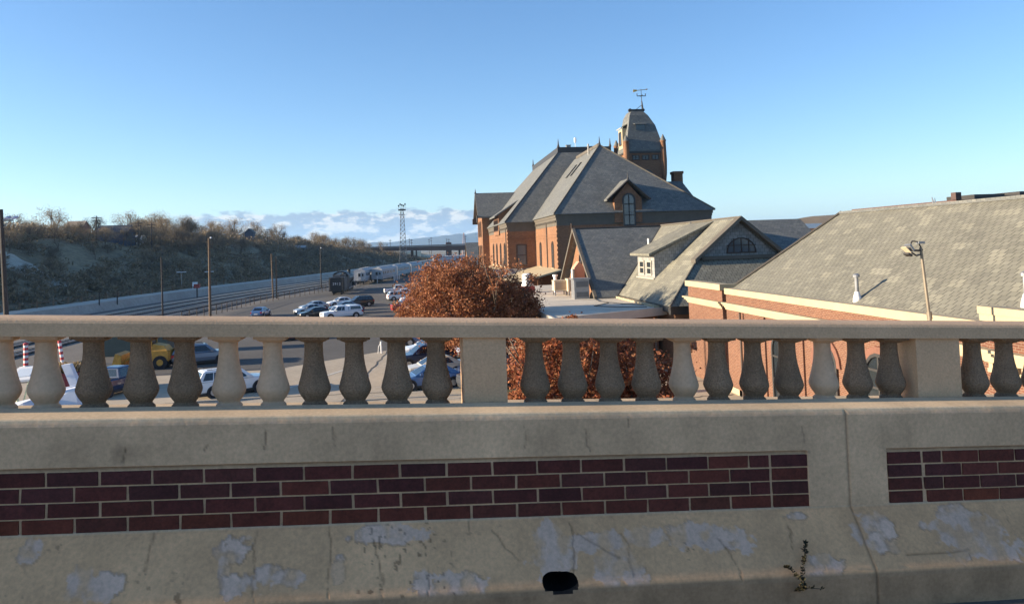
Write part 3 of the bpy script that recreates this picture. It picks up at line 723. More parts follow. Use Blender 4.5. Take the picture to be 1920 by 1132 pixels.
# ridge capping, hip rolls, cresting
b = MB(); b.box(25.98, 26.42, 108.6, 124.5, 23.42, 23.86)
b.tube([(17.5, 99.7, 13.36), (26.2, 108.4, 23.62)], .09); b.tube([(39.95, 99.7, 13.36), (26.2, 108.4, 23.62)], .10)
b.build('ridge_cap', M_trim, r1)
b = MB(); finial(b, (26.2, 108.4, 23.55), 1.3); b.build('finial', M_trimd, r1)
b = MB()
b.box(24.0, 33.6, 130.4, 130.75, 25.3, 26.25); b.box(24.0, 24.35, 130.752, 161, 25.3, 26.25); b.box(33.25, 33.6, 130.752, 161, 25.3, 26.25); b.box(24.0, 33.6, 161.002, 161.3, 25.3, 26.25)
b.tube([(13.0, 119.05, 13.05), (24.2, 130.6, 25.5)], .09)
b.build('roof_crest', M_trimd, r2)
b = MB()
for px_, y in ((24.15, 130.5), (33.45, 130.5), (24.15, 161)): b = MB(); finial(b, (px_, y, 26.2), 1.5, .22); b.build('finial', M_trimd, r2)
for x, y, w, h in ((25.9, 136, .9, .8), (27.3, 137, .8, 1.7), (28.3, 138, 1.0, .7), (29.5, 140, 1.6, 1.0), (31.6, 138, 1.1, 1.4), (32.4, 136, .8, 1.2)):
    b = MB(); b.box(x-w/2, x+w/2, y, y+.8, 25.5, 26.4+h*.6); b.box(x-w/2-.08, x+w/2+.08, y-.08, y+.88, 26.402+h*.6, 26.5+h*.6); b.build('roof_vent', M_lead, r2)
b = MB(); b.cyl((29.6, 142, 26.4), (29.6, 142, 28.9), .05, n=6); b.cyl((29.6, 142, 28.6), (29.6, 142, 29.5), .22, .22, 8); b.build('antenna', M_white, r2)
# skylights and flue on the sunlit slope of the near pavilion
sl = (23.6-13.3)/8.7
for y, x in ((113.0, 24.0), (116.6, 24.0)):
    b = MB(); n = Vector((-sl, 0, 1)).normalized()
    def pt(xx, yy, o): return tuple(Vector((xx, yy, 13.3+sl*(xx-17.5)))+n*o)
    b.hexa([pt(x-1.2, y, 0), pt(x-1.2, y+1.1, 0), pt(x+.5, y+1.1, 0), pt(x+.5, y, 0), pt(x-1.2, y, .12), pt(x-1.2, y+1.1, .12), pt(x+.5, y+1.1, .12), pt(x+.5, y, .12)]); b.build('skylight', M_glass, r1)
b = MB(); b.cyl((25.4, 112.3, 22), (25.4, 112.3, 24.3), .13, .13, 8); b.build('flue', M_lead, r1)
# gabled wing at the left end
b = MB()
for sy, y0, y1 in ((-1, 152.2, 159.2), (1, 166.3, 159.2)):
    za, zb = 15.35, 20.6
    b.hexa([(11.2, y0, za-.3), (26, y0, za-.3), (26, y1, zb-.3), (11.2, y1, zb-.3), (11.2, y0, za), (26, y0, za), (26, y1, zb), (11.2, y1, zb)])
r3 = b.build('roof', M_slate, depot)
b = MB(); finial(b, (11.35, 159.2, 20.5), 1.0, .2); b.box(11.0, 11.18, 152.0, 153.4, 14.2, 15.6); b.box(11.0, 12.1, 165.2, 166.4, 14.2, 15.4); b.build('bargeboard_trim', M_trimd, r3)
# windows, left facing (sunlit)
hoodmat[0] = M_trimd
for y in (103.1, 113.9): window(depot, 'X', 17.95, y, y+1.7, 6.0, 9.7, .9, .14, M_glassb, M_frame, (1, 1), None, M_cream)
for k in range(4): window(depot, 'X', 13.45, 123.2+k*6.6, 125.4+k*6.6, 5.9, 9.8, .9, .16, M_glassb, M_frame, (1, 1), None, M_cream)
for k in range(3): window(depot, 'X', 12.1, 154.6+k*4.1, 156.4+k*4.1, 5.5, 9.6, 0, .18, M_glass, M_frame, (1, 1), None, M_cream)
for k in range(3): window(depot, 'X', 12.1, 155.4+k*3.2, 156.9+k*3.2, 11.3, 14.6, .9, .18, M_glass, M_frame, (1, 0))
window(depot, 'Y', 119.5, 14.75, 16.45, 5.95, 9.5, .12, .2, M_glassb, M_frame, (0, 1), None, M_brick_d)
# downspouts
for x, y, z0, z1 in ((17.86, 108.4, 5.2, 12.3), (19.9, 100.06, 0, 12), (13.36, 121.6, 5, 12), (18.0, 119.4, 5, 12)): b = MB(); b.cyl((x, y, z0), (x, y, z1), .10, n=6); b.build('downspout', M_frame, depot)
b = MB()
for z in (10.15, 10.55): b.box(13.38, 17.7, 119.40, 119.52, z, z+.10); b.box(17.86, 18.0, 100.1, 119.4, z, z+.08); b.box(13.36, 13.47, 119.5, 152.6, z, z+.08)
b.build('string_course', M_brick_d, depot)
# shed dormer on the second roof (left facing)
dz = lambda x: 13.0+(25.5-13.0)/11.2*(x-13.0)
b = MB(); b.extr([(13.2, 130.9, 11.2), (13.2, 130.9, 14.7), (19.0, 130.9, 18.5), (19.0, 130.9, 17.5)], (0, 9.3, 0)); dm = b.build('shed_dormer', M_brick_d, depot)
b = MB(); b.hexa([(12.5, 130.5, 14.25), (12.5, 140.6, 14.25), (19.6, 140.6, 18.8), (19.6, 130.5, 18.8), (12.5, 130.5, 14.5), (12.5, 140.6, 14.5), (19.6, 140.6, 19.05), (19.6, 130.5, 19.05)]); b.build('dormer_roof', M_slate, dm)
for k in range(4): window(dm, 'X', 13.2, 131.7+k*2.1, 132.9+k*2.1, 11.9, 14.1, .8, .16, M_glass, M_frame, (0, 0))
# gabled dormer on the near roof (faces us)
b = MB(); b.extr([(25.9, 99.9, 11.9), (29.7, 99.9, 11.9), (29.7, 99.9, 15.1), (27.8, 99.9, 17.3), (25.9, 99.9, 15.1)], (0, 3.6, 0)); dm = b.build('gable_dormer', M_brick_d, depot)
b = MB()
for s in (-1, 1):
    xa, xb = 27.8+s*3.0, 27.8
    b.hexa([(xa, 99.4, 14.85), (xb, 99.4, 17.5), (xb, 106, 17.5), (xa, 106, 14.85), (xa, 99.4, 15.1), (xb, 99.4, 17.78), (xb, 106, 17.78), (xa, 106, 15.1)])
b.build('dormer_roof', M_slate, dm)
b = MB(); finial(b, (27.8, 99.5, 17.7), .9, .14); 
for s in (-1, 1): b.tube([(27.8+s*3.05, 99.36, 14.95), (27.8, 99.36, 17.62)], .11)
b.build('bargeboard', M_trimd, dm)
window(dm, 'Y', 99.72, 26.95, 28.75, 11.4, 15.85, 1.0, .2, M_glassb, M_trimd, (1, 2))
# tower
b = MB(); b.box(34.9, 41.4, 125.2, 131.7, 0, 25.3); tw = b.build('tower', M_brick_d, depot)
b = MB()
ring = lambda x0, x1, y0, y1, z: [(x0, y0, z), (x1, y0, z), (x1, y1, z), (x0, y1, z)]
b.loft([ring(34.75, 41.55, 125.0, 131.9, 24.6), ring(34.75, 41.55, 125.0, 131.9, 24.95), ring(35.25, 41.0, 125.55, 131.3, 27.0), ring(35.7, 40.4, 126.0, 130.9, 29.2), ring(36.05, 39.3, 126.4, 130.5, 31.0), ring(36.5, 38.5, 126.9, 130.0, 31.9)])
tr_ = b.build('tower_roof', M_slate, tw)
b = MB(); b.box(34.7, 41.6, 125.05, 131.85, 24.3, 24.6); b.box(36.3, 38.7, 126.8, 127.1, 31.9, 32.15); b.cyl((36.35, 126.9, 32.0), (36.35, 127.3, 32.0), .3, n=10); b.cyl((38.65, 126.9, 32.0), (38.65, 127.3, 32.0), .3, n=10); b.build('tower_trim', M_trimd, tw)
for k, (x, y) in enumerate(((34.9, 125.2), (41.4, 125.2), (34.9, 131.7), (41.4, 131.7))):
    b = MB(); b.lathe([(.2, 18.5), (.48, 20.8), (.56, 23), (.50, 25.0), (.46, 26.2), (.52, 26.25), (.52, 26.4)], (x, y, 0), 14); tt = b.build('turret', M_brick_d, tw, True); b = MB(); b.lathe([(.54, 26.4), (.30, 26.95), (.04, 27.5)], (x, y, 0), 14)
    b.build('turret_cap', M_slate, tw)
for k in range(3): window(tw, 'Y', 125.2, 35.85+k*1.72, 37.15+k*1.72, 23.1, 24.0, 0, .16, M_glass, M_frame, (1, 1))
window(tw, 'Y', 125.2, 37.1, 39.5, 18.6, 21.5, 1.0, .22, M_glassb, M_trim, (1, 1))
b = MB(); b.box(36.9, 38.5, 125.75, 127.4, 28.35, 29.35); b.build('tower_louver', M_glass, tw)
b = MB(); b.hexa([(36.6, 125.5, 29.3), (38.8, 125.5, 29.3), (38.8, 127.5, 29.9), (36.6, 127.5, 29.9), (36.6, 125.5, 29.4), (38.8, 125.5, 29.4), (38.8, 127.5, 30.0), (36.6, 127.5, 30.0)]); b.build('louver_hood', M_slate, tw)
b = MB(); b.box(34.85, 36.2, 127.2, 129.8, 25.4, 28.9); b.hexa([(34.6, 127.0, 28.9), (36.6, 127.0, 30.0), (36.6, 130.0, 30.0), (34.6, 130.0, 28.9), (34.6, 127.0, 29.05), (36.6, 127.0, 30.15), (36.6, 130.0, 30.15), (34.6, 130.0, 29.05)]); b.build('tower_dormer', M_cream, tw)
window(tw, 'X', 34.83, 127.8, 129.2, 26.0, 28.4, 0, .15, M_glass, M_frame, (0, 0))
gold = mat('gilded_copper', (0.75, 0.42, 0.12), 0.4, 0.1, metal=0.6)
b = MB(); b.cyl((38.6, 127, 32), (38.5, 127, 33.6), .2, .1, 8); b.cyl((38.5, 127, 33.6), (38.45, 127, 35.7), .06, .04, 6); b.tube([(38.5, 127, 32.9), (37.4, 127, 32.1)], .05)
for s in (-1, 1): b.tube([(38.45, 127, 34.5), (38.45+s*.75, 127, 34.45), (38.45+s*.75, 127, 34.9)], .07); b.tube([(38.45, 127, 34.5), (38.45, 127+s*.7, 34.5)], .06)
vane = b.build('weathervane', M_trimd, tw)
b = MB(); b.tube([(37.2, 126.8, 35.35), (39.7, 127.4, 35.7)], .055); b.extr([(39.4, 127.35, 35.55), (39.95, 127.48, 35.74), (39.5, 127.38, 35.82)], (0, .05, 0)); b.extr([(36.95, 126.7, 35.05), (37.7, 126.9, 35.3), (37.7, 126.9, 35.55), (36.95, 126.7, 35.55)], (0, .05, 0)); b.build('arrow', gold, tw)
# wing behind the tower with its chimney
b = MB(); y0, y1, yr = 121.0, 136, 128.0
b.poly([(30, y0, 13.3), (47.2, y0, 13.3), (45.4, yr, 19.55), (30, yr, 19.55)]); b.poly([(30, y1, 13.3), (47.2, y1, 13.3), (45.4, yr, 19.55), (30, yr, 19.55)]); b.poly([(47.2, y0, 13.3), (47.2, y1, 13.3), (45.4, yr, 19.55)]); b.poly([(30, y0, 13.3), (30, yr, 19.55), (30, y1, 13.3)]); b.poly([(30, y0, 13.3), (47.2, y0, 13.3), (47.2, y1, 13.3), (30, y1, 13.3)])
r4 = b.build('roof', M_slate, depot)
b = MB(); b.box(39.6, 46.6, 121.6, 135.5, 0, 13.28); b.build('wing_wall', M_brick_d, depot)
cornice(depot, 39.7, 46.6, 121.6, 135.5, 11.9, 13.28, .4, M_trim)
b = MB(); b.box(44.15, 45.75, 128.3, 129.9, 17, 20.9); b.box(44.02, 45.88, 128.17, 130.03, 20.902, 21.35); ch = b.build('chimney', M_brick_d, r4)
# platform canopy round the foot of the walls
b = MB()
b.hexa([(17.93, 97.6, 5.75), (17.93, 119.0, 5.75), (11.6, 119.0, 4.15), (11.6, 97.6, 4.15), (17.93, 97.6, 5.95), (17.93, 119.0, 5.95), (11.6, 119.0, 4.35), (11.6, 97.6, 4.35)])
cn = b.build('canopy', M_cream, depot)
b = MB(); b.hexa([(9.0, 114, 4.0), (17.7, 119.36, 5.3), (13.5, 119.36, 5.3), (9.0, 119.36, 5.3), (9.0, 114, 4.15), (17.7, 119.4, 5.45), (13.5, 119.4, 5.45), (9.0, 119.4, 5.45)])
b = MB(); b.hexa([(9.2, 115.2, 4.36), (17.9, 115.2, 4.62), (17.9, 119.38, 5.5), (9.2, 119.38, 5.5), (9.2, 115.2, 4.5), (17.9, 115.2, 4.76), (17.9, 119.38, 5.65), (9.2, 119.38, 5.65)])
for x in (11, 13.2, 15.4): b.hexa([(x, 115.2, 4.7), (x+.12, 115.2, 4.7), (x+.12, 119.3, 5.66), (x, 119.3, 5.66), (x, 115.2, 4.82), (x+.12, 115.2, 4.82), (x+.12, 119.3, 5.76), (x, 119.3, 5.76)], 0)
b.build('canopy', M_lead, depot)
b = MB(); b.hexa([(13.4, 119.5, 5.3), (13.4, 170, 5.3), (7.5, 170, 4.1), (7.5, 119.5, 4.1), (13.4, 119.5, 5.5), (13.4, 170, 5.5), (7.5, 170, 4.3), (7.5, 119.5, 4.3)]); b.build('canopy', M_cream, depot)
for x, y in [(11.9, y) for y in np.arange(98.2, 119, 4)]+[(7.9, y) for y in np.arange(121, 170, 5)]: b = MB(); b.cyl((x, y, 0), (x, y, 4.17), .11, n=8); b.build('canopy_post', M_trimd, depot)

# ------------------------------------------------------------------ slate roofed wing building in the middle
mid = thing('cross_gabled_building', 'low slate roofed station annex with a shingled gablet and shed dormer', 'annex building', (17.2, 52, 0))
EX, EZ, RX, RZ = 17.2, 4.55, 24.2, 10.74; kk = (RZ-EZ)/(RX-EX)
GX0, GX1, GY, GZ = 20.95, 27.45, 56.0, EZ+kk*3.75
b = MB()
b.box(17.75, 30.6, 52.6, 84, 0, 4.5)
b.extr([(15.7, 66.9, 3.9), (15.7, 83, 3.9), (15.7, 74.9, 10.45)], (6, 0, 0))
b.build('wall', M_brick_d, mid)
b = MB()      # main roof: long lit slope, hip skirt below the gablet, far slope
b.poly([(EX, 52, EZ), (GX0, GY, GZ), (RX, GY, RZ), (RX, 84, RZ), (EX, 84, EZ)])
b.poly([(31.2, 52, EZ), (31.2, 84, EZ), (RX, 84, RZ), (RX, GY, RZ), (GX1, GY, GZ)])
b.poly([(EX, 52, EZ), (31.2, 52, EZ), (GX1, GY, GZ), (GX0, GY, GZ)])
b.poly([(GX0, GY, GZ), (GX1, GY, GZ), (RX, GY, RZ)])
b.poly([(EX, 84, EZ), (RX, 84, RZ), (31.2, 84, EZ)]); b.poly([(EX, 52, EZ), (31.2, 52, EZ), (31.2, 84, EZ), (EX, 84, EZ)])
mr = b.build('roof', M_slate2, mid, fix=True)
b = MB(); b.extr([(GX0+.25, GY-.06, GZ+.02), (GX1-.25, GY-.06, GZ+.02), (RX, GY-.06, RZ-.28)], (0, .04, 0)); gb = b.build('shingled_gable', M_shingle, mid)
b = MB()
for s, gx_ in ((-1, GX0), (1, GX1)):
    b.hexa([(gx_-(-s)*0 + s*.55, GY-.75, GZ-.42), (RX, GY-.75, RZ-.12), (RX, GY+.2, RZ-.12), (gx_+s*.55, GY+.2, GZ-.42), (gx_+s*.55, GY-.75, GZ-.12), (RX, GY-.75, RZ+.18), (RX, GY+.2, RZ+.18), (gx_+s*.55, GY+.2, GZ-.12)])
b.build('gable_verge', M_trim, gb)
b = MB(); b.box(GX0+.1, GX1-.1, GY-.45, GY-.05, GZ-.22, GZ+.06); b.build('gable_sill', M_trim, gb)
window(gb, 'Y', GY-.08, 23.15, 25.55, GZ+.22, GZ+1.42, 1.0, .09, M_glassb, M_frame, (3, 1))
b = MB(); b.box(EX+.12, 31.0, 52.25, 52.7, 3.95, 4.52); b.box(EX+.12, EX+.5, 52.702, 66, 4.1, 4.52); b.build('eaves_board', M_trimd, mid)
b = MB(); b.tube([(EX, 52, EZ+.04), (GX0, GY, GZ+.04)], .07); b.tube([(RX, GY-.5, RZ+.1), (RX, 75, RZ+.06)], .09); b.build('ridge_cap', M_trim, mr)
# left wing, gable facing left
b = MB(); ya, yb, yr = 66.0, 83.8, 74.9
for y0 in (ya, yb):
    b.hexa([(15.2, y0, 4.2), (24.6, y0, 4.2), (24.6, yr, 10.5), (15.2, yr, 10.5), (15.2, y0, 4.4), (24.6, y0, 4.4), (24.6, yr, 10.7), (15.2, yr, 10.7)])
lr = b.build('roof', M_slate, mid)
b = MB()
for y0 in (ya, yb): b.hexa([(14.95, y0, 4.15), (15.22, y0, 4.15), (15.22, yr, 10.45), (14.95, yr, 10.45), (14.95, y0, 4.5), (15.22, y0, 4.5), (15.22, yr, 10.8), (14.95, yr, 10.8)])
b.build('bargeboard', M_trim, lr)
b = MB(); b.tube([(15.2, yr, 10.74), (24.2, yr, 10.76)], .08); b.tube([(24.3, 75, 10.78), (17.15, 66.1, 4.52)], .10); b.build('ridge_cap', M_trimd, lr)
window(mid, 'X', 15.7, 74.2, 75.3, 6.6, 8.2, 1.0, .1, M_glass, M_frame, (0, 1))
# back wing, ridge to the right
b = MB(); b.poly([(24, 58.6, 4.6), (36.3, 58.6, 4.6), (34.5, 66.0, 10.82), (24, 66.0, 10.82)]); b.poly([(24, 73.4, 4.6), (36.3, 73.4, 4.6), (34.5, 66.0, 10.82), (24, 66.0, 10.82)]); b.poly([(36.3, 58.6, 4.6), (36.3, 73.4, 4.6), (34.5, 66.0, 10.82)]); b.poly([(24, 58.6, 4.6), (36.3, 58.6, 4.6), (36.3, 73.4, 4.6), (24, 73.4, 4.6)]); b.poly([(24, 58.6, 4.6), (24, 66, 10.82), (24, 73.4, 4.6)])
b.build('roof', M_slate, mid)
b = MB(); b.box(30.6, 35.8, 59.2, 73, 0, 4.59); b.build('wing_wall', M_brick_d, mid)
# shed dormer with two windows on the lit slope
def on(x): return EZ+kk*(x-EX)
b = MB(); X0 = 19.0; zt = 8.12
b.extr([(X0, 61.0, on(X0)-.15), (X0, 61.0, zt), (23.7, 61.0, on(23.7)-.02), (23.7, 61.0, on(23.7)-.6)], (0, 4.9, 0)); dm = b.build('shed_dormer', M_shingle, mid)
b = MB(); b.hexa([(X0-.55, 60.6, zt-.12), (X0-.55, 66.4, zt-.12), (24.1, 66.4, 10.52), (24.1, 60.6, 10.52), (X0-.55, 60.6, zt+.08), (X0-.55, 66.4, zt+.08), (24.1, 66.4, 10.72), (24.1, 60.6, 10.72)]); b.build('dormer_roof', M_slate2, dm)
for y in (61.7, 63.8): window(dm, 'X', X0, y, y+1.35, 6.35, 7.6, 0, .14, M_glass, M_cframe, (0, 1))
b = MB(); b.box(X0-.16, X0+.05, 60.9, 66.0, 6.05, 6.17); b.build('dormer_sill', M_cframe, dm)
b = MB(); b.cyl((22.0, 72.3, 8), (22.0, 72.3, 9.5), .09, n=6); b.build('vent_pipe', M_white, mr)

# flat white roof in front
flat = thing('flat_roofed_wing', 'flat white membrane roof of the low wing before the gables', 'low building', (11, 60, 0))
b = MB(); b.extr([(9.2, 51.4, 0), (17.4, 55.6, 0), (17.4, 92, 0), (9.2, 92, 0)], (0, 0, 3.9)); b.build('wall', M_brick_d, flat)
b = MB(); b.extr([(8.6, 49.83, 3.95), (18.0, 54.6, 3.95), (17.9, 92.5, 3.95), (8.6, 92.5, 3.95)], (0, 0, .33)); fr_ = b.build('roof', M_white_roof, flat)
b = MB(); b.extr([(8.5, 49.62, 3.78), (18.1, 54.5, 3.78), (18.05, 54.65, 3.78), (8.45, 49.80, 3.78)], (0, 0, .58)); b.box(8.43, 8.597, 49.84, 92.5, 3.80, 4.36); b.build('fascia', mat('pale_fascia', (.46, .42, .36), .7, .1, 1), flat)
b = MB()
for k in range(7): b.box(8.7, 17.8, 55+5*k, 55.06+5*k, 4.281, 4.292)
b.build('membrane_seams', mat('membrane_seam', (.40, .39, .38), .8, .1), fr_)
b = MB(); z = 4.31
b.tube([(15.2, 68.2, z), (14.7, 63, z), (15.8, 59.2, z), (17.2, 57.0, z)], .035); b.tube([(15.0, 61, z), (13.2, 58.5, z), (14.6, 56.5, z), (16.6, 55.6, z)], .03)
tag(b.build('roof_cable', M_trimd), 'thin black cables lying across the flat white roof', 'cable')
for x, y in ((14.7, 63), (15.8, 59.2), (13.4, 74.5), (10.5, 58), (9.5, 54.2), (15.3, 57.4)):
    pass
b = MB()
for k in range(16):
    t = k/15; y = 54.8+11.2*t; b.box(EX-.30, EX+.12, y, y+.68, 4.29, 4.44+.02*(k % 2))
b.build('roof_flashing', M_cream, fr_)

def hvac(x, y, w, d, h, m, label, legs=.35):
    t = thing('rooftop_unit', label, 'air conditioner', (x, y, 4.28))
    b = MB(); b.box(x, x+w, y, y+d, 4.28+legs, 4.28+legs+h); b.box(x-.04, x+w+.04, y-.04, y+d+.04, 4.28+legs+h+.002, 4.28+legs+h+.06); c = b.build('casing', m, t)
    b = MB(); b.box(x+.12, x+w-.12, y-.03, y-.005, 4.28+legs+.12, 4.28+legs+h-.12); b.build('shaded_face', mat('unit_shade_tone', (.34, .25, .17), .6, .1), c)  # flat brown sheet paints the shade on the unit's near face
    for a, c_ in ((x+.05, y+.05), (x+w-.15, y+.05), (x+.05, y+d-.15), (x+w-.15, y+d-.15)):
        b = MB(); b.box(a, a+.1, c_, c_+.1, 4.28, 4.28+legs); b.build('leg', M_galv, t)
    return t
hvac(12.55, 72.6, 1.25, 1.3, .95, M_beige, 'beige rooftop unit, the left of the boxy pair', .45)
hvac(13.75, 71.8, 1.35, 1.3, 1.15, M_beige, 'beige rooftop unit beside the silver one', .40)
t = thing('rooftop_air_handler', 'silver rooftop air handler with open grey louvers', 'air handler', (13.4, 67.3, 4.28))
b = MB(); b.box(13.35, 14.7, 66.8, 68.3, 4.28, 6.0); b.box(13.25, 14.8, 66.7, 68.4, 6.002, 6.12); b.build('casing', M_galv, t)
b = MB(); b.box(13.5, 14.6, 66.74, 66.79, 5.35, 5.85); b.box(13.5, 14.6, 66.74, 66.79, 4.45, 4.9); b.build('louvers', mat('louver_grey', (.12, .125, .13), .5, .1), t)
t = thing('brick_vent_stack', 'stubby pink rendered stack in front of the brick gable', 'vent stack', (14.6, 72.5, 4.28))
b = MB(); b.box(14.5, 15.5, 72.2, 73.6, 4.28, 6.9); b.extr([(14.5, 72.2, 6.9), (15.5, 72.2, 6.9), (15.0, 72.2, 7.5)], (0, 1.4, 0)); b.build('stack', mat('pink_render', (.52, .27, .18), .8, .1), t)
b = MB(); b.cyl((14.3, 71.9, 5.8), (14.3, 71.9, 6.8), .2, n=10); b.build('flue', M_galv, t)
t = thing('exhaust_fan', 'white exhaust fan on a red kerb at the roof edge', 'exhaust fan', (10.6, 79, 4.28))
b = MB(); b.box(10.1, 11.5, 78.4, 79.6, 4.28, 4.95); b.build('kerb', M_rust, t)
b = MB(); b.lathe([(.5, 4.95), (.62, 5.0), (.62, 5.5), (.48, 5.6), (.55, 5.65), (.55, 6.2), (.3, 6.3)], (10.8, 79, 0), 14); b.build('hood', M_white, t)
t = thing('roof_vent_dome', 'low pale vent dome beside the silver air handler', 'roof vent', (15.3, 67.2, 4.28))
b = MB(); b.lathe([(.5, 4.28), (.5, 4.5), (.42, 4.75), (.2, 4.88)], (15.4, 67.6, 0), 14); b.build('dome', M_beige, t)
t = thing('vent_pipe', 'white capped vent pipe on the flat roof before the bargeboard', 'vent pipe', (13.6, 78, 4.28))
b = MB(); b.cyl((13.6, 78, 4.28), (13.6, 78, 5.9), .18, n=10); b.cyl((13.6, 78, 5.9), (13.6, 78, 6.1), .28, n=10); b.build('pipe', M_white, t)

# ------------------------------------------------------------------ long brick building on the right
AX = 18.3
ann = thing('long_brick_building', 'long low red brick building with cream stone copings and a broad slate roof', 'brick building', (18.3, 40, 0))
b = MB(); b.box(AX, 34, 22.9, 44.6, 0, 5.85); b.box(AX-.12, 33, 44.9, 50.9, 0, 6.05); b.box(AX+.25, 33, 44.602, 44.898, 0, 5.85); b.box(AX-.1, 34, 4, 22.898, 0, 6.25); b.build('wall', M_brick_a, ann)
b = MB(); b.box(AX-.10, AX+.42, 22.95, 44.6, 5.852, 6.2); b.build('coping', M_cream, ann)
b = MB(); b.box(AX-.28, AX+.45, 44.85, 51.05, 6.052, 6.42); b.box(AX-.28+.732, 33, 44.85, 45.3, 6.052, 6.42); b.build('coping', M_cream, ann)
b = MB(); b.box(AX-.20, AX+.45, 4, 23.06, 6.252, 6.48); b.box(AX-.24, AX+.38, 4, 23.1, 6.482, 6.72); b.build('coping', M_cream, ann)
b = MB()
for (z0, z1, p) in ((4.92, 5.03, .07), (5.032, 5.14, .14), (5.142, 5.26, .24), (5.262, 5.36, .34)):
    b.box(AX-p, AX, 23.0, 44.6, z0, z1); b.box(AX-.12-p, AX-.12, 44.9-p*.4, 50.9+p, z0, z1); b.box(AX-.12, AX+.6, 50.9, 50.9+p, z0, z1)
    b.box(AX-.1-p, AX-.1, 4, 22.996, z0, z1)
cb = b.build('stone_cornice', M_cream, ann)
b = MB()
for y in np.arange(4.2, 22.8, .34): b.box(AX-.23, AX-.10, y, y+.17, 4.72, 4.918)
b.build('dentils', M_cream, cb)
b = MB(); b.box(AX-.145, AX-.10, 4, 22.9, 4.60, 4.73); b.build('stone_band', M_cream, ann)
b = MB(); b.poly([(AX+.2, 10, 5.95), (26.3, 10, 10.6), (26.3, 44.9, 10.6), (AX+.2, 44.9, 5.95)]); b.poly([(34.4, 10, 5.95), (26.3, 10, 10.6), (26.3, 44.9, 10.6), (34.4, 44.9, 5.95)]); b.poly([(AX+.2, 44.9, 5.95), (26.3, 44.9, 10.6), (34.4, 44.9, 5.95)]); b.poly([(AX+.2, 10, 5.95), (26.3, 10, 10.6), (34.4, 10, 5.95)]); b.poly([(AX+.2, 10, 5.95), (34.4, 10, 5.95), (34.4, 44.9, 5.95), (AX+.2, 44.9, 5.95)])
ar = b.build('roof', M_slate2, ann)
b = MB(); b.box(26.1, 26.5, 10, 44.95, 10.52, 10.68); b.build('ridge_cap', M_slate, ar)
b = MB(); b.tube([(AX+.15, 45.0, 5.98), (26.3, 45.0, 10.66)], .08); b.build('verge', M_trim, ar)
M_apron = mat('dark_roof_apron', (.05, .055, .06), .5, .1)
b = MB(); b.hexa([(18.75, 40.6, 6.16), (20.3, 41.6, 7.05), (20.3, 44.5, 7.05), (18.75, 44.5, 6.16), (18.75, 40.6, 6.2), (20.3, 41.6, 7.09), (20.3, 44.5, 7.09), (18.75, 44.5, 6.2)])
M_archb = mat('arch_brick', (.17, .075, .05), .85, .2, 5)
hoodmat[0] = M_archb
for y0, y1, z0, z1 in ((40.4, 41.6, .5, 3.7), (36.9, 38.6, 0.6, 4.15), (32.2, 34.2, .6, 4.25), (28.0, 30.1, 2.2, 4.35), (24.0, 25.8, 2.2, 4.35)):
    window(ann, 'X', AX, y0, y1, z0, z1, 1.0, .14, M_glass, M_trimd, (1, 2), .28, M_cream, .05)
b = MB()
for y in (42.75, 39.55, 35.4, 31.1, 27.0): b.box(AX-.10, AX, y-.22, y+.22, 0, 4.9)
b.build('pilasters', M_brick_a, ann)
b = MB(); b.cyl((AX-.2, 42.2, 0), (AX-.2, 42.2, 4.9), .07, n=8); b.build('downspout', M_frame, ann)
b = MB(); b.box(AX-.1, AX+.02, 42.3, 44.6, 0, .35); b.box(AX-.1, AX+.02, 23, 36.7, 0, .3); b.build('plinth', M_cream, ann)
# flues on the slope
def flue(x, y, h, label):
    z = 5.95+(x-AX-.2)*4.65/7.8
    t = thing('roof_flue', label, 'flue pipe', (x, y, z))
    b = MB(); b.lathe([(.20, -.12), (.17, .1), (.10, .34), (.09, .36)], (x, y, z), 12); b.build('flashing_cone', M_white, t, True)
    b = MB(); b.lathe([(.085, .3), (.085, h), (.15, h), (.15, h+.10), (.05, h+.16)], (x, y, z), 12); b.build('pipe', M_galv, t)
flue(19.1, 31.75, 1.0, 'galvanised flue pipe near the left end of the lit slate slope')
flue(19.75, 22.95, .95, 'galvanised flue pipe with a flat cap at the right edge of the slate slope')
t = thing('ridge_vent', 'tiny pale vent standing on the slate ridge', 'roof vent', (26.3, 36.0, 10.66))
b = MB(); b.extr([(26.2, 36.0, 10.66), (26.4, 36.4, 10.66), (26.3, 36.2, 10.95)], (.1, .1, 0)); b.cyl((26.3, 36.3, 10.66), (26.3, 36.4, 11.0), .05, .02, 6); b.build('cap', M_galv, t)
# low entrance court between the bridge and the brick building
tr = thing('concrete_terrace', 'beige concrete terrace beside the foot of the brick wall', 'terrace', (13, 20, 0))
b = MB(); b.hexa([(13.5, 13, 0), (18.1, 13, 0), (18.1, 23.9, 0), (13.5, 23.9, 0), (13.5, 13, 3.9), (18.1, 13, 3.9), (18.1, 23.9, 3.6), (13.5, 23.9, 3.6)]); b.build('slab', mat('terrace_concrete', (.50, .43, .32), .9, .12, .6, .08, 12), tr)

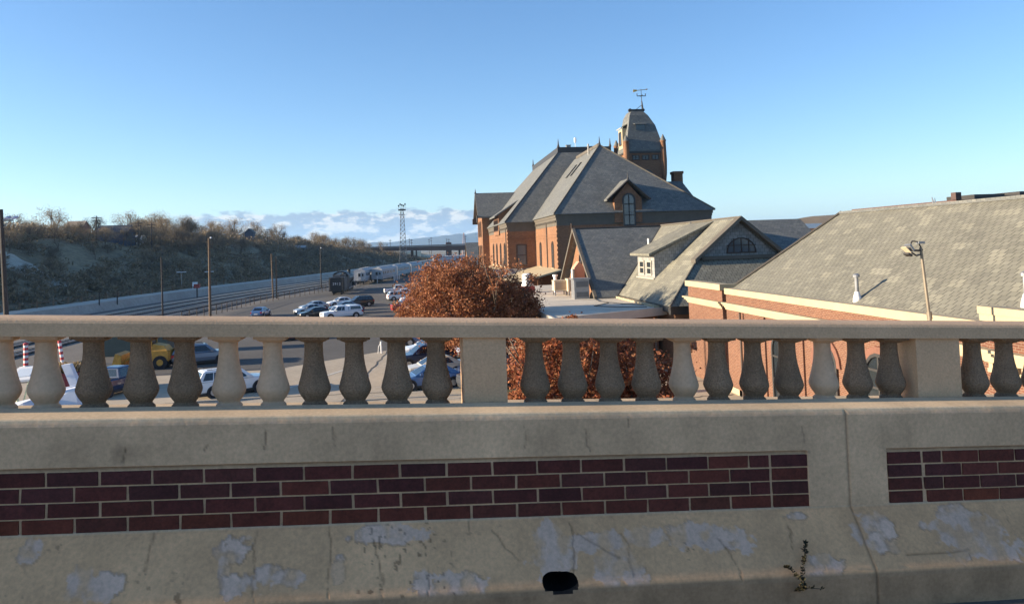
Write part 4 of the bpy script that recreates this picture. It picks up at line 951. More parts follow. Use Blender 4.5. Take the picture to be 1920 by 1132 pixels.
# ------------------------------------------------------------------ other buildings farther off
def gable_house(name, label, x0, x1, y0, y1, z, zr, wm_, rm, axis='X', cat='building', z0=0.0, win=0):
    t = thing(name, label, cat, ((x0+x1)/2, (y0+y1)/2, z0))
    b = MB(); b.box(x0, x1, y0, y1, z0, z)
    o_ = .35
    if axis == 'X':
        yc = (y0+y1)/2; b.extr([(x0, y0, z), (x0, y1, z), (x0, yc, zr-.1)], (x1-x0, 0, 0)); w = b.build('wall', wm_, t); b = MB()
        for ye in (y0-o_, y1+o_): b.hexa([(x0-o_, ye, z-.25), (x1+o_, ye, z-.25), (x1+o_, yc, zr-.1), (x0-o_, yc, zr-.1), (x0-o_, ye, z-.05), (x1+o_, ye, z-.05), (x1+o_, yc, zr+.1), (x0-o_, yc, zr+.1)])
    else:
        xc = (x0+x1)/2; b.extr([(x0, y0, z), (x1, y0, z), (xc, y0, zr-.1)], (0, y1-y0, 0)); w = b.build('wall', wm_, t); b = MB()
        for xe in (x0-o_, x1+o_): b.hexa([(xe, y0-o_, z-.25), (xe, y1+o_, z-.25), (xc, y1+o_, zr-.1), (xc, y0-o_, zr-.1), (xe, y0-o_, z-.05), (xe, y1+o_, z-.05), (xc, y1+o_, zr+.1), (xc, y0-o_, zr+.1)])
    b.build('roof', rm, t)
    for k in range(win):
        u = x0+(x1-x0)*(k+.5)/win; window(t, 'Y', y0, u-.5, u+.5, z-1.9, z-.6, 0, .12, M_glassb, M_cframe, (0, 1))
    return t
gable_house('gabled_annex', 'far gabled brick annex left of the station with dark slate slope', 13.0, 30, 216, 234, 4, 10.6, M_brick_d, M_slate)
gable_house('grey_shed', 'grey roofed shed just above the brown tree crown', 2.0, 12.0, 232, 243, 3.4, 5.2, mat('shed_wall', (.3, .29, .28), .8, .1), mat('shed_roof', (.12, .13, .15), .7, .15, .5))
t = thing('orange_brick_building', 'small orange brick building with a bright white roof between the slate roofs', 'building', (170, 310, 0))
b = MB(); b.box(157, 190, 300, 330, 0, 12.4); b.build('wall', mat('orange_render', (.55, .24, .11), .8, .1), t)
b = MB(); b.box(156.6, 169, 299.5, 320, 12.402, 14.4); b.box(150, 157, 298, 318, 10.4, 12.3); b.build('roof', M_white, t)
t = thing('flat_topped_brick_block', 'dark brick block with a parapet and chimney behind the long slate ridge', 'building', (65, 80, 0))
b = MB(); b.box(57, 95, 75, 95, 0, 12.55); b.build('wall', mat('dark_block_brick', (.10, .05, .04), .85, .2), t)
b = MB(); b.box(56.85, 57.5, 74.85, 75.6, 12.552, 13.35); b.build('chimney', mat('block_chimney', (.08, .05, .045), .85, .2), t)
for x0, x1, h in ((59.6, 63.2, .55), (63.6, 64.6, .35), (65.0, 72, .75)):
    b = MB(); b.box(x0, x1, 75.6, 80, 12.552, 12.55+h); b.build('roof_plant', M_trimd, t)

# ------------------------------------------------------------------ vehicles
M_tyre = mat('tyre_rubber', (.012, .012, .018), .85, 0)
M_rim = mat('alloy_rim', (.45, .46, .48), .35, .1, 5, metal=.8)
M_cglass = glassmat('car_glass', (.012, .016, .022), .04)
M_tail = mat('red_lamp_lens', (.45, .015, .018), .25, 0)
M_head = mat('clear_lamp_lens', (.75, .76, .78), .15, 0)
M_black = mat('black_car_plastic', (.02, .02, .021), .6, 0)
M_plate = mat('number_plate_white', (.6, .6, .6), .5, 0)
def paint(name, col, rough=.28, metal=0.0):
    m = mat(name, col, rough, 0.0, metal=metal); m.node_tree.nodes['Principled BSDF'].inputs['Coat Weight'].default_value = .5; return m
PAINT = dict(white=paint('white_car_paint', (.74, .75, .76)), cream=paint('cream_car_paint', (.62, .57, .47)), black=paint('black_car_paint', (.012, .012, .014)), navy=paint('navy_car_paint', (.012, .025, .075)),
             blue=paint('blue_car_paint', (.06, .13, .28)), slate=paint('blue_grey_car_paint', (.16, .20, .26), metal=.3), silver=paint('silver_car_paint', (.40, .41, .43), metal=.4), red=paint('red_car_paint', (.36, .025, .02)), grey=paint('dark_grey_car_paint', (.07, .075, .085)), yellow=mat('machine_yellow', (.48, .25, .035), .6, .35, 3))
# kind: length, width, body stations (x, z low, z high, half width), cabin (base x front, base x rear, roof x front, roof x rear, base z, roof z, base half width, roof half width)
KINDS = {
 'sedan': dict(st=[(2.38, .42, .62, .62), (2.30, .26, .72, .80), (1.9, .20, .82, .89), (1.1, .19, .92, .91), (0, .18, .95, .92), (-1.4, .19, .98, .91), (-2.1, .24, .98, .86), (-2.36, .34, .92, .78), (-2.42, .48, .80, .70)], cab=(1.15, -1.95, .25, -1.05, .93, 1.44, .84, .62), wx=(1.42, -1.42), wr=.33),
 'suv': dict(st=[(2.40, .48, .80, .66), (2.32, .30, .96, .84), (1.9, .24, 1.03, .93), (1.1, .23, 1.09, .95), (0, .22, 1.10, .96), (-1.5, .23, 1.12, .95), (-2.2, .30, 1.12, .91), (-2.42, .40, 1.06, .86), (-2.46, .52, .90, .80)], cab=(1.15, -2.40, .35, -2.02, 1.08, 1.72, .90, .70), wx=(1.45, -1.45), wr=.38),
 'pickup': dict(st=[(2.85, .55, .90, .72), (2.78, .36, 1.04, .90), (2.3, .30, 1.12, .97), (1.4, .29, 1.16, .98), (0, .28, 1.17, .99), (-2.4, .30, 1.17, .98), (-2.75, .36, 1.16, .96), (-2.82, .50, 1.10, .94)], cab=(1.45, -.75, .75, -.60, 1.15, 1.82, .92, .72), wx=(1.85, -1.75), wr=.41, bed=(-.85, -2.70)),
 'camper_pickup': dict(st=[(2.85, .55, .90, .72), (2.78, .36, 1.04, .90), (2.3, .30, 1.12, .97), (1.4, .29, 1.16, .98), (0, .28, 1.17, .99), (-2.4, .30, 1.17, .98), (-2.75, .36, 1.16, .96), (-2.82, .50, 1.10, .94)], cab=(1.45, -.75, .75, -.60, 1.15, 1.82, .92, .72), wx=(1.85, -1.75), wr=.41, topper=(-.80, -2.74)),
}
def make_car(kind):
    k = KINDS[kind]; t = thing('parked_car', 'x', 'car'); paintm = PAINT['white']
    b = MB(); rings = []
    for x, zl, zh, w in k['st']:
        m = (zl+zh)/2
        rings.append([(x, -w*.80, zl), (x, -w*.97, zl+.12*(zh-zl)/.7), (x, -w, m), (x, -w*.96, zh-.10), (x, -w*.84, zh), (x, w*.84, zh), (x, w*.96, zh-.10), (x, w, m), (x, w*.97, zl+.12*(zh-zl)/.7), (x, w*.80, zl)])
    b.loft(rings)
    cabs = [k['cab']]
    if 'topper' in k: cabs.append((k['topper'][0], k['topper'][1], k['topper'][0]-.05, k['topper'][1]+.22, 1.15, 1.80, .94, .84))
    def cabring(c, f):
        bf, br, rf, rr, zb, zr, wb, wr = c
        xf, xr, z, w = bf+(rf-bf)*f, br+(rr-br)*f, zb+(zr-zb)*f, wb+(wr-wb)*f
        return xf, xr, z, w
    for c in cabs:
        rr_ = []
        for f, sh in ((0, 0), (.9, 0), (1.0, .10)):
            xf, xr, z, w = cabring(c, f); rr_.append([(xf-sh, -w+sh*.7, z), (xf-sh, w-sh*.7, z), (xr+sh, w-sh*.7, z), (xr+sh, -w+sh*.7, z)])
        xf, xr, z, w = cabring(c, 1.0); rr_.append([(xf-.35, -w*.6, z+.035), (xf-.35, w*.6, z+.035), (xr+.35, w*.6, z+.035), (xr+.35, -w*.6, z+.035)])
        b.loft(rr_)
    body = b.build('body', paintm, t, True)
    for p in body.data.polygons: p.use_smooth = False
    # dark lower skirt, arches
    b = MB(); x0, x1 = k['st'][1][0], k['st'][-2][0]; w = k['st'][4][3]
    b.box(x1+.05, x0-.05, -w*.93, w*.93, k['st'][4][1]-.06, k['st'][4][1]+.12)
    for wx in k['wx']:
        for s in (-1, 1): b.cyl((wx, s*(w-.22), k['wr']), (wx, s*(w+.006), k['wr']), k['wr']+.075, n=18)
    b.build('wheel_arches', M_black, t)
    for wx in k['wx']:
        for s in (-1, 1):
            b = MB(); b.lathe([(k['wr']*.6, -.11), (k['wr']*.93, -.115), (k['wr'], -.08), (k['wr'], .08), (k['wr']*.93, .115), (k['wr']*.6, .11)], (0, 0, 0), 20)
            b.v = [(wx+x, s*(w-.085)+z*s, k['wr']+y) for x, y, z in b.v]; wh = b.build('wheel', M_tyre, t)
            b = MB(); b.lathe([(k['wr']*.62, .10), (k['wr']*.60, .122), (k['wr']*.2, .118)], (0, 0, 0), 14); b.v = [(wx+x, s*(w-.085)+z*s, k['wr']+y) for x, y, z in b.v]; b.build('rim', M_rim, wh)
    # glass: windscreen, rear window, side windows
    def face(c, which, f0, f1, a0, a1, off=.008):
        pts = []
        for f, a in ((f0, a0), (f0, a1), (f1, a1), (f1, a0)):
            xf, xr, z, w = cabring(c, f)
            if which == 'front': pts.append(Vector((xf, -w+2*w*a, z)))
            elif which == 'rear': pts.append(Vector((xr, -w+2*w*a, z)))
            elif which == 'left': pts.append(Vector((xr+(xf-xr)*a, w, z)))
            else: pts.append(Vector((xr+(xf-xr)*a, -w, z)))
        n = (pts[1]-pts[0]).cross(pts[2]-pts[0]).normalized()
        out = {'front': Vector((1, 0, .3)), 'rear': Vector((-1, 0, .3)), 'left': Vector((0, 1, .2)), 'right': Vector((0, -1, .2))}[which]
        if n.dot(out) < 0: n = -n
        return [p+n*off for p in pts], n
    def glass(name, specs):
        b = MB()
        for c, w_, f0, f1, a0, a1 in specs:
            p, n = face(c, w_, f0, f1, a0, a1); b.extr(p, n*-.03)
        return b.build(name, M_cglass, t)
    c = k['cab']
    glass('windscreen', [(c, 'front', .10, .88, .07, .93)])
    glass('rear_window', [(cabs[-1], 'rear', .16, .84, .10, .90)])
    for sd_ in ('left', 'right'):
        sp_ = [(c, sd_, .10, .84, .52, .90), (c, sd_, .10, .84, .27 if kind != 'pickup' else .10, .49)]
        if kind == 'suv': sp_.append((c, sd_, .12, .84, .07, .25))
        if kind == 'sedan': sp_[1] = (c, sd_, .12, .84, .20, .49)
        if len(cabs) > 1: sp_.append((cabs[1], sd_, .18, .78, .10, .90))
        for q_ in sp_: glass('side_window', [q_])
    xf, xr = k['st'][1][0], k['st'][-2][0]; wf = k['st'][1][3]; zt = k['st'][1][2]; zr = k['st'][-2][2]
    for s in (-1, 1):
        b = MB(); b.hexa([(xf-.25, s*wf*1.035, zt-.24), (xf+.02, s*wf*.97, zt-.24), (xf+.03, s*wf*.55, zt-.22), (xf-.25, s*wf*.55, zt-.2), (xf-.25, s*wf*1.03, zt-.07), (xf+.0, s*wf*.95, zt-.08), (xf+.0, s*wf*.55, zt-.09), (xf-.25, s*wf*.55, zt-.08)]); b.build('headlight', M_head, t)
        b = MB(); wt = k['st'][-2][3]; b.box(xr-.05, xr+.18, min(s*wt*.72, s*wt*1.02), max(s*wt*.72, s*wt*1.02), zr-.30, zr-.05); b.build('taillight', M_tail, t)
        b = MB(); xm = c[0]-.45; wm_ = c[6]; b.box(xm-.08, xm+.12, min(s*wm_, s*(wm_+.22)), max(s*wm_, s*(wm_+.22)), c[4]+.02, c[4]+.18); b.build('mirror', paintm, t)
    b = MB(); b.box(xf+.005, xf+.075, -wf*.5, wf*.5, zt-.26, zt-.12); b.build('grille', M_black, t)
    b = MB(); b.box(xr-.07, xr, -.27, .27, zr-.42, zr-.28); b.build('number_plate', M_plate, t)
    if 'bed' in k:
        b = MB(); w = k['st'][4][3]; b.box(k['bed'][1], k['bed'][0], -w*.78, w*.78, 1.10, 1.178); b.build('cargo_bed', M_black, t)
    if kind == 'suv':
        for s in (-1, 1):
            b = MB(); b.tube([(.1, s*.62, 1.80), (-1.8, s*.62, 1.80)], .025); b.build('roof_rail', M_black, t)
    return t
PROTO = {}; USED = set()
def car(kind, colour, x, y, head, label, group=None, cat='car', z=0.0):
    if kind not in PROTO: PROTO[kind] = make_car(kind)
    o = PROTO[kind] if kind not in USED else copy_tree(PROTO[kind]); USED.add(kind)
    o.location = (x, y, z); o.rotation_euler = (0, 0, rad(head)); o.name = {'pickup': 'pickup_truck', 'camper_pickup': 'pickup_truck'}.get(kind, 'parked_car')
    tag(o, label, 'pickup' if 'pickup' in kind else cat, group)
    for ch in o.children:
        if ch.name.split('.')[0] in ('body', 'mirror'):
            ch.material_slots[0].link = 'OBJECT'; ch.material_slots[0].material = PAINT[colour]
    return o
G1, G2 = 'cars parked in the middle of the lot', 'cars parked along the right row'
car('suv', 'white', -12.9, 53.2, 28, 'white sport utility car with red tail lamps, alone in the sunlit patch')
car('sedan', 'silver', -17.3, 118.5, 207, 'silver grey hatchback on the left of the middle group of cars', G1)
car('sedan', 'black', -15.6, 111.5, 207, 'black low sedan beside the grey hatchback at the left of the middle group', G1)
car('sedan', 'white', -14.2, 133.0, 205, 'white sedan half hidden behind the black sport utility car', G1)
car('suv', 'black', -10.9, 129.5, 205, 'black sport utility car at the top of the middle group of cars', G1)
car('sedan', 'slate', -12.4, 121.0, 205, 'blue grey sedan between the black sport utility car and the navy one', G1)
car('sedan', 'navy', -11.4, 115.2, 205, 'navy sedan next to the white pickup with a camper top', G1)
car('camper_pickup', 'white', -11.4, 107.2, 205, 'white pickup with a white camper top and dark side windows', G1)
car('sedan', 'silver', -17.6, 125.5, 207, 'pale sedan behind the grey hatchback in the middle group', G1)
car('sedan', 'blue', -24.2, 117.0, 84, 'lone blue car standing left of the parked group near the fence')
car('pickup', 'white', -5.6, 163.0, 12, 'white pickup with its tailgate to the lane, farthest of the right row', G2)
car('sedan', 'white', -3.6, 152.5, 12, 'white sedan parked beside the farthest pickup of the right row', G2)
car('suv', 'white', -4.3, 141.0, 14, 'big white sport utility car sticking out of the right row', G2)
car('sedan', 'white', -1.7, 132.5, 12, 'white sedan just in front of the big white sport utility car', G2)
car('sedan', 'silver', -2.0, 124.5, 12, 'silver white sedan next to the red pickup in the right row', G2)
car('pickup', 'red', -2.1, 114.5, 12, 'bright red pickup showing its tailgate in the right row', G2)
car('suv', 'cream', -.1, 107.8, 14, 'cream sport utility car beside the tree crown and the red pickup', G2)
car('pickup', 'navy', 1.0, 90.5, 12, 'dark blue pickup under the left edge of the tree', G2)
car('suv', 'cream', -.4, 82.5, 190, 'cream fronted truck like car seen between the two balusters left of the pier', G2)
car('suv', 'blue', -.2, 74.5, 190, 'blue wagon with a pale windscreen seen left of the pier', G2)
car('pickup', 'red', 5.0, 80.0, 190, 'dark red pickup tucked under the brown tree', G2)
car('sedan', 'white', .3, 66.8, 192, 'white sedan with a glossy dark bonnet below the blue wagon', G2)
car('sedan', 'white', 4.4, 63.5, 190, 'white car with a pale roof pillar just left of the pier', G2)
car('suv', 'navy', -.1, 60.6, 192, 'navy sport utility car low between the balusters left of the pier', G2)
car('sedan', 'cream', .6, 55.6, 192, 'beige sedan behind the bright blue car at the foot of the balusters', G2)
car('sedan', 'blue', .2, 51.4, 192, 'bright blue car lowest between the balusters left of the pier', G2)
car('sedan', 'navy', 4.6, 54.8, 192, 'dark navy car with leaves hanging over its bonnet', G2)
car('suv', 'grey', 4.4, 50.0, 192, 'dark grey car with a pale roof against the pier', G2)
car('sedan', 'grey', .9, 98.6, 12, 'dark grey sedan low behind the rail between the dark blue pickup and the cream car', G2)
car('suv', 'silver', 5.2, 71.0, 190, 'silver wagon in the shade of the brown tree beside the dark red pickup', G2)
car('pickup', 'navy', -21.4, 55.8, 70, 'navy pickup with a pale blue cab roof left of the sunlit patch')
car('suv', 'slate', -19.2, 68.6, 20, 'grey blue wagon right behind the yellow loader')
car('sedan', 'red', -14.0, 84, 20, 'dark maroon car seen just under the rail between two pale balusters')
car('sedan', 'black', -9.2, 86.5, 20, 'black car seen just under the rail beside the maroon one')

# ------------------------------------------------------------------ yellow loader and the yard things at the left
t = thing('wheel_loader', 'yellow wheel loader parked among the yard things behind the dark balusters', 'loader', (-23.4, 67, 0))
b = MB(); b.box(-22.6, -20.6, 66, 68.2, .9, 2.0); b.hexa([(-22.4, 66.1, 2.0), (-20.7, 66.1, 2.0), (-20.7, 68.1, 2.0), (-22.4, 68.1, 2.0), (-22.2, 66.2, 2.75), (-21.0, 66.3, 2.5), (-21.0, 67.9, 2.5), (-22.2, 68.0, 2.75)]); b.build('body', PAINT['yellow'], t)
b = MB(); b.box(-23.6, -22.3, 66.2, 68.0, 1.2, 1.9); b.box(-23.6, -22.3, 66.15, 68.05, 3.15, 3.3)
for a, c_ in ((-23.6, 66.2), (-22.42, 66.2), (-23.6, 67.88), (-22.42, 67.88)): b.box(a, a+.12, c_, c_+.12, 1.9, 3.15)
b.build('cab', PAINT['yellow'], t)
b = MB(); b.box(-23.52, -22.38, 66.3, 67.9, 1.9, 3.14); b.build('cab_glass', M_cglass, t)
for x in (-23.7, -21.4):
    for y in (65.9, 68.0):
        b = MB(); b.cyl((x, y, .75), (x, y+.4, .75), .75, n=18); wh = b.build('wheel', M_tyre, t); b = MB(); b.cyl((x, y-.02, .75), (x, y+.05, .75), .35, n=12); b.build('rim', PAINT['yellow'], wh)
for y in (66.3, 67.9): b = MB(); b.tube([(-23.2, y, 1.5), (-24.6, y, 1.4), (-25.4, y, .8)], .14); b.build('lift_arm', PAINT['yellow'], t)
b = MB(); b.extr([(-25.3, 65.6, .25), (-25.3, 65.6, 1.75), (-25.9, 65.6, 1.95), (-26.4, 65.6, .2)], (0, 3.0, 0)); b.build('bucket', PAINT['yellow'], t)

t_ldr = t; t_ldr.scale = (.76, .76, .76)
M_lav = mat('pale_blue_white_sheet', (.62, .64, .70), .6, .08, 2)
M_lime = mat('pale_green_frame', (.50, .54, .36), .6, .1)
p = atz(42, 768); p = p*1.0
def yard(x, y): return (x, y, 0)
t = thing('tilted_panel_stand', 'white tilted panel on a pale green forked stand', 'panel stand', (-24.4, 50, 0))
b = MB(); b.hexa([(-25.35, 49.4, 1.95), (-23.75, 49.4, 2.05), (-23.55, 50.5, 2.72), (-25.05, 50.5, 2.62), (-25.35, 49.38, 2.07), (-23.75, 49.38, 2.17), (-23.55, 50.5, 2.84), (-25.05, 50.5, 2.74)]); pn = b.build('panel', M_white, t)
b = MB(); b.hexa([(-25.0, 49.65, 2.25), (-24.0, 49.65, 2.30), (-23.9, 50.3, 2.69), (-24.85, 50.3, 2.64), (-25.0, 49.63, 2.28), (-24.0, 49.63, 2.33), (-23.9, 50.28, 2.73), (-24.85, 50.28, 2.68)]); b.build('inset', mat('panel_inset', (.60, .66, .72), .3, .05), pn)
b = MB(); b.tube([(-24.55, 49.7, .2), (-25.0, 49.7, 1.98)], .09); b.tube([(-24.5, 49.7, .2), (-24.05, 49.7, 2.05)], .05); b.build('fork', M_lime, t)
b = MB(); b.box(-24.9, -24.2, 49.4, 50.0, 0, .2); b.build('foot', M_lime, t)
def covered(name, label, x0, x1, y0, y1, h, cat):
    t = thing(name, label, cat, ((x0+x1)/2, (y0+y1)/2, 0)); b = MB()
    b.hexa([(x0, y0, .4), (x1, y0, .4), (x1, y1, .4), (x0, y1, .4), (x0+.5, y0+.5, h-.35), (x1-.35, y0+.3, h), (x1-.35, y1-.3, h), (x0+.5, y1-.5, h-.3)]); b.build('cover', M_lav, t)
    b = MB(); b.box(x0+.2, x1-.2, y0+.1, y1-.1, .25, .42); b.build('bed', M_black, t)
    for y in (y0+.35, y1-.5):
        b = MB(); b.cyl(((x0+x1)/2, y-.1, .3), ((x0+x1)/2, y+.1, .3), .3, n=12); b.build('wheel', M_tyre, t)
    return t
covered('covered_trailer', 'pale lavender covered trailer below the tilted white panel', -24.6, -22.2, 45.6, 48.2, 1.35, 'trailer')
t = covered('covered_boat_trailer', 'lavender covered trailer with a raised pale boom, beside the maroon planter', -22.9, -20.3, 47.6, 50.6, 1.7, 'trailer')
b = MB(); b.hexa([(-21.95, 50.4, 1.3), (-21.45, 50.4, 1.3), (-21.45, 50.9, 1.3), (-21.95, 50.9, 1.3), (-22.6, 50.6, 2.75), (-22.1, 50.6, 2.8), (-22.1, 51.0, 2.8), (-22.6, 51.0, 2.75)]); b.build('boom', M_lav, t)
t = thing('maroon_planter', 'maroon box planter full of dry straw coloured plants', 'planter', (-25.5, 57.5, 0))
b = MB(); b.box(-26.5, -24.5, 57.0, 58.2, 0, 1.25); b.box(-26.58, -24.42, 56.92, 58.28, 1.252, 1.34); b.build('box', mat('maroon_paint', (.16, .014, .03), .6, .15, 2), t)
b = MB()
for _ in range(420):
    x, y = random.uniform(-26.4, -24.6), random.uniform(57, 58.2); d = Vector((random.uniform(-.4, .4), random.uniform(-.4, .4), random.uniform(.5, 1.1))); w = Vector((random.uniform(-1, 1), random.uniform(-1, 1), 0)).normalized()*.035; q = Vector((x, y, 1.28)); b.poly([q-w, q+w, q+d*.7+w*.6, q+d*.75-w*.6])
b.build('plants', leafmat('straw', [(.36, .25, .11), (.22, .15, .07), (.30, .24, .14)], .2), t, fix=False)
# red and white striped posts
def striped(label, x, y, h, r, tilt=0.0, base=False, n=None):
    t = thing('striped_post', label, 'post', (x, y, 0), 'red and white striped posts'); n = n or int(h/.21)
    for c_, m_ in ((0, M_white), (1, mat('signal_red', (.48, .04, .05), .6, .1))):
        b = MB()
        for k in range(n):
            if k % 2 == c_:
                z0, z1 = h*k/n, h*(k+1)/n; b.cyl((x-tilt*z0, y, z0+.001), (x-tilt*z1, y, z1), r, r, 10)
        b.build('red_stripes' if c_ else 'white_stripes', m_, t)
    b = MB(); b.lathe([(r*1.06, h), (r*1.06, h+.14), (r*.5, h+.2)], (x-tilt*h, y, 0), 10); b.build('post_cap', mat('signal_red', (.48, .04, .05)), t)
    if base: b = MB(); b.lathe([(r*2.6, 0), (r*2.6, .12), (r*1.2, .16)], (x, y, 0), 12); b.build('foot', M_white, t)
striped('stubby red capped striped post on a white foot above the tilted panel', -34.8, 71.4, 2.0, .19, 0, True)
striped('stubby red capped striped post beside the tall leaning one', -30.5, 67.2, 2.5, .19)
striped('tall thin leaning striped post right of the stubby ones', -28.0, 63.3, 3.5, .13, .13)
t = thing('storage_container', 'low dark green container with a pale arched roof behind the yard', 'container', (-27, 78, 0))
b = MB(); b.box(-30.4, -24.6, 76.5, 79, 0, 2.3); b.build('box', mat('dull_green_paint', (.07, .085, .07), .7, .2), t)
b = MB(); b.extr([(-30.6, 76.3, 2.302), (-24.4, 76.3, 2.302), (-24.8, 76.3, 2.9), (-26.5, 76.3, 3.15), (-28.6, 76.3, 3.1), (-30.3, 76.3, 2.7)], (0, 2.9, 0)); b.build('roof', M_lead, t)
t = thing('white_pipe_bollard', 'small white pipe gate post standing alone in the lot lane', 'bollard', (-3.95, 69.5, 0))
b = MB(); b.cyl((-3.95, 69.5, 0), (-3.98, 69.5, 1.05), .08, n=8); b.build('post', M_white, t)
b = MB(); b.tube([(-3.98, 69.5, .95), (-4.2, 69.5, .6), (-4.25, 69.5, 0)], .03); b.build('brace', M_white, t)
# sign board on a post below the tree (white disc)
t = thing('round_lamp_box', 'beige wall box with a round white lamp seen right of the pier', 'lamp box', (3.4, 44, 0))
b = MB(); b.box(3.15, 4.3, 44.6, 45.3, 0, 3.0); b.build('cabinet', M_beige, t)
b = MB(); b.cyl((3.55, 44.56, 2.6), (3.55, 44.62, 2.6), .22, n=16); b.build('lamp_disc', M_white, t)

# ------------------------------------------------------------------ the train
def oriented(o, loc, yaw): o.location = loc; o.rotation_euler = (0, 0, yaw); return o
M_blk = mat('soot_black_steel', (.018, .018, .02), .55, .25, 1)
M_tgrey = mat('dull_tender_side', (.075, .075, .075), .6, .2, 1)
M_silver = mat('silver_white_car_side', (.42, .42, .42), .85, .16, .7)
def bogie(parent, yc, xw=.75, r=.45):
    b = MB(); b.box(-1.1, 1.1, yc-1.3, yc+1.3, .45, .75); b.box(-1.0, 1.0, yc-.3, yc+.3, .75, 1.0); g = b.build('truck', M_blk, parent)
    for dy in (-.85, .85):
        for s in (-1, 1): b = MB(); b.cyl((s*xw, yc+dy, r), (s*(xw+.14), yc+dy, r), r, n=16); b.build('wheel', M_blk, g)
# tender: back faces us
td = thing('locomotive_tender', 'black steam locomotive tender with white 2912 lettering on its back', 'tender')
b = MB(); b.box(-1.6, 1.6, 0, 7.6, 1.05, 3.75); b.box(-1.65, 1.65, -.25, 7.7, .85, 1.05); b.build('tank', [M_blk], td)
b = MB(); b.box(-1.3, 1.3, 4.6, 7.4, 3.752, 4.1); b.box(-.5, .5, 1.6, 2.6, 3.752, 4.0); b.build('coal_bunker', M_tgrey, td)
b = MB(); b.box(1.602, 1.62, .3, 7.4, 1.3, 3.5); b.build('side_plate', M_tgrey, td)
for s in (-1, 1): b = MB(); b.tube([(s*1.45, -.12, 1.0), (s*1.45, -.12, 3.8)], .03); b.tube([(s*1.2, -.12, 1.0), (s*1.2, -.12, 3.8)], .03); b.build('ladder', M_tgrey, td)
bogie(td, 1.9); bogie(td, 5.7)
fc = bpy.data.curves.new('digits', 'FONT'); fc.body = '2912'; fc.size = .72; fc.extrude = .015; fc.align_x = 'CENTER'; fc.space_character = 1.25
fo = bpy.data.objects.new('digits', fc); C.objects.link(fo); bpy.context.view_layer.update()
fm = bpy.data.meshes.new_from_object(fo.evaluated_get(bpy.context.evaluated_depsgraph_get())); bpy.data.objects.remove(fo)
no = bpy.data.objects.new('number_lettering', fm); C.objects.link(no); no.parent = td; no.location = (0, -.02, 2.15); no.rotation_euler = (rad(90), 0, 0); fm.materials.clear(); fm.materials.append(M_white)
oriented(td, (-18.6, 166.6, 0), 0.0)
lc = thing('steam_locomotive', 'black steam locomotive with boiler and stack ahead of its tender', 'locomotive')
b = MB(); b.cyl((0, 3.6, 2.95), (0, 15.2, 2.85), 1.25, 1.05, 20); b.cyl((0, 15.2, 2.75), (0, 17.6, 2.75), 1.08, 1.08, 20); b.build('boiler', M_blk, lc, False)
b = MB(); b.box(-1.5, 1.5, 0, .25, 1.2, 2.4); b.box(-1.55, -1.4, 0, 3.6, 1.2, 3.9); b.box(1.4, 1.55, 0, 3.6, 1.2, 3.9); b.box(-1.55, 1.55, 3.4, 3.6, 1.2, 4.0)
b.extr([(-1.75, -.9, 3.95), (-1.3, -.9, 4.55), (-.5, -.9, 4.85), (.5, -.9, 4.85), (1.3, -.9, 4.55), (1.75, -.9, 3.95), (1.1, -.9, 4.35), (0, -.9, 4.6), (-1.1, -.9, 4.35)], (0, 4.6, 0)); b.build('cab', M_blk, lc)
b = MB(); b.lathe([(.42, 3.6), (.36, 4.0), (.38, 4.75), (.48, 4.9)], (0, 16.4, 0), 14); b.build('smokestack', M_blk, lc)
for y, r in ((7, .55), (11.5, .6)): b = MB(); b.lathe([(r, 3.6), (r, 4.1), (r*.75, 4.4), (r*.3, 4.5)], (0, y, 0), 14); b.build('steam_dome', M_blk, lc)
for s in (-1, 1): b = MB(); b.tube([(s*1.1, 3.6, 3.2), (s*1.1, 16, 3.2)], .04); b.build('handrail', M_galv, lc); b = MB(); b.box(s*1.15-.35, s*1.15+.35, 14.8, 16.6, .9, 1.9); b.build('cylinder', M_blk, lc); b = MB(); b.box(s*1.25-.06, s*1.25+.06, 4.6, 14.8, .75, .95); b.build('side_rod', M_galv, lc)
b = MB(); b.box(-.9, .9, .2, 17.4, 1.2, 1.7); b.build('underframe', M_blk, lc)
for y in (6, 8.1, 10.2, 12.3):
    for s in (-1, 1): b = MB(); b.cyl((s*.75, y, .95), (s*.95, y, .95), .95, n=20); b.build('driving_wheel', M_tgrey, lc)
for y in (2.2, 15, 17):
    for s in (-1, 1): b = MB(); b.cyl((s*.75, y, .5), (s*.9, y, .5), .5, n=16); b.build('wheel', M_blk, lc)
oriented(lc, (-18.55, 174.9, 0), -0.015)
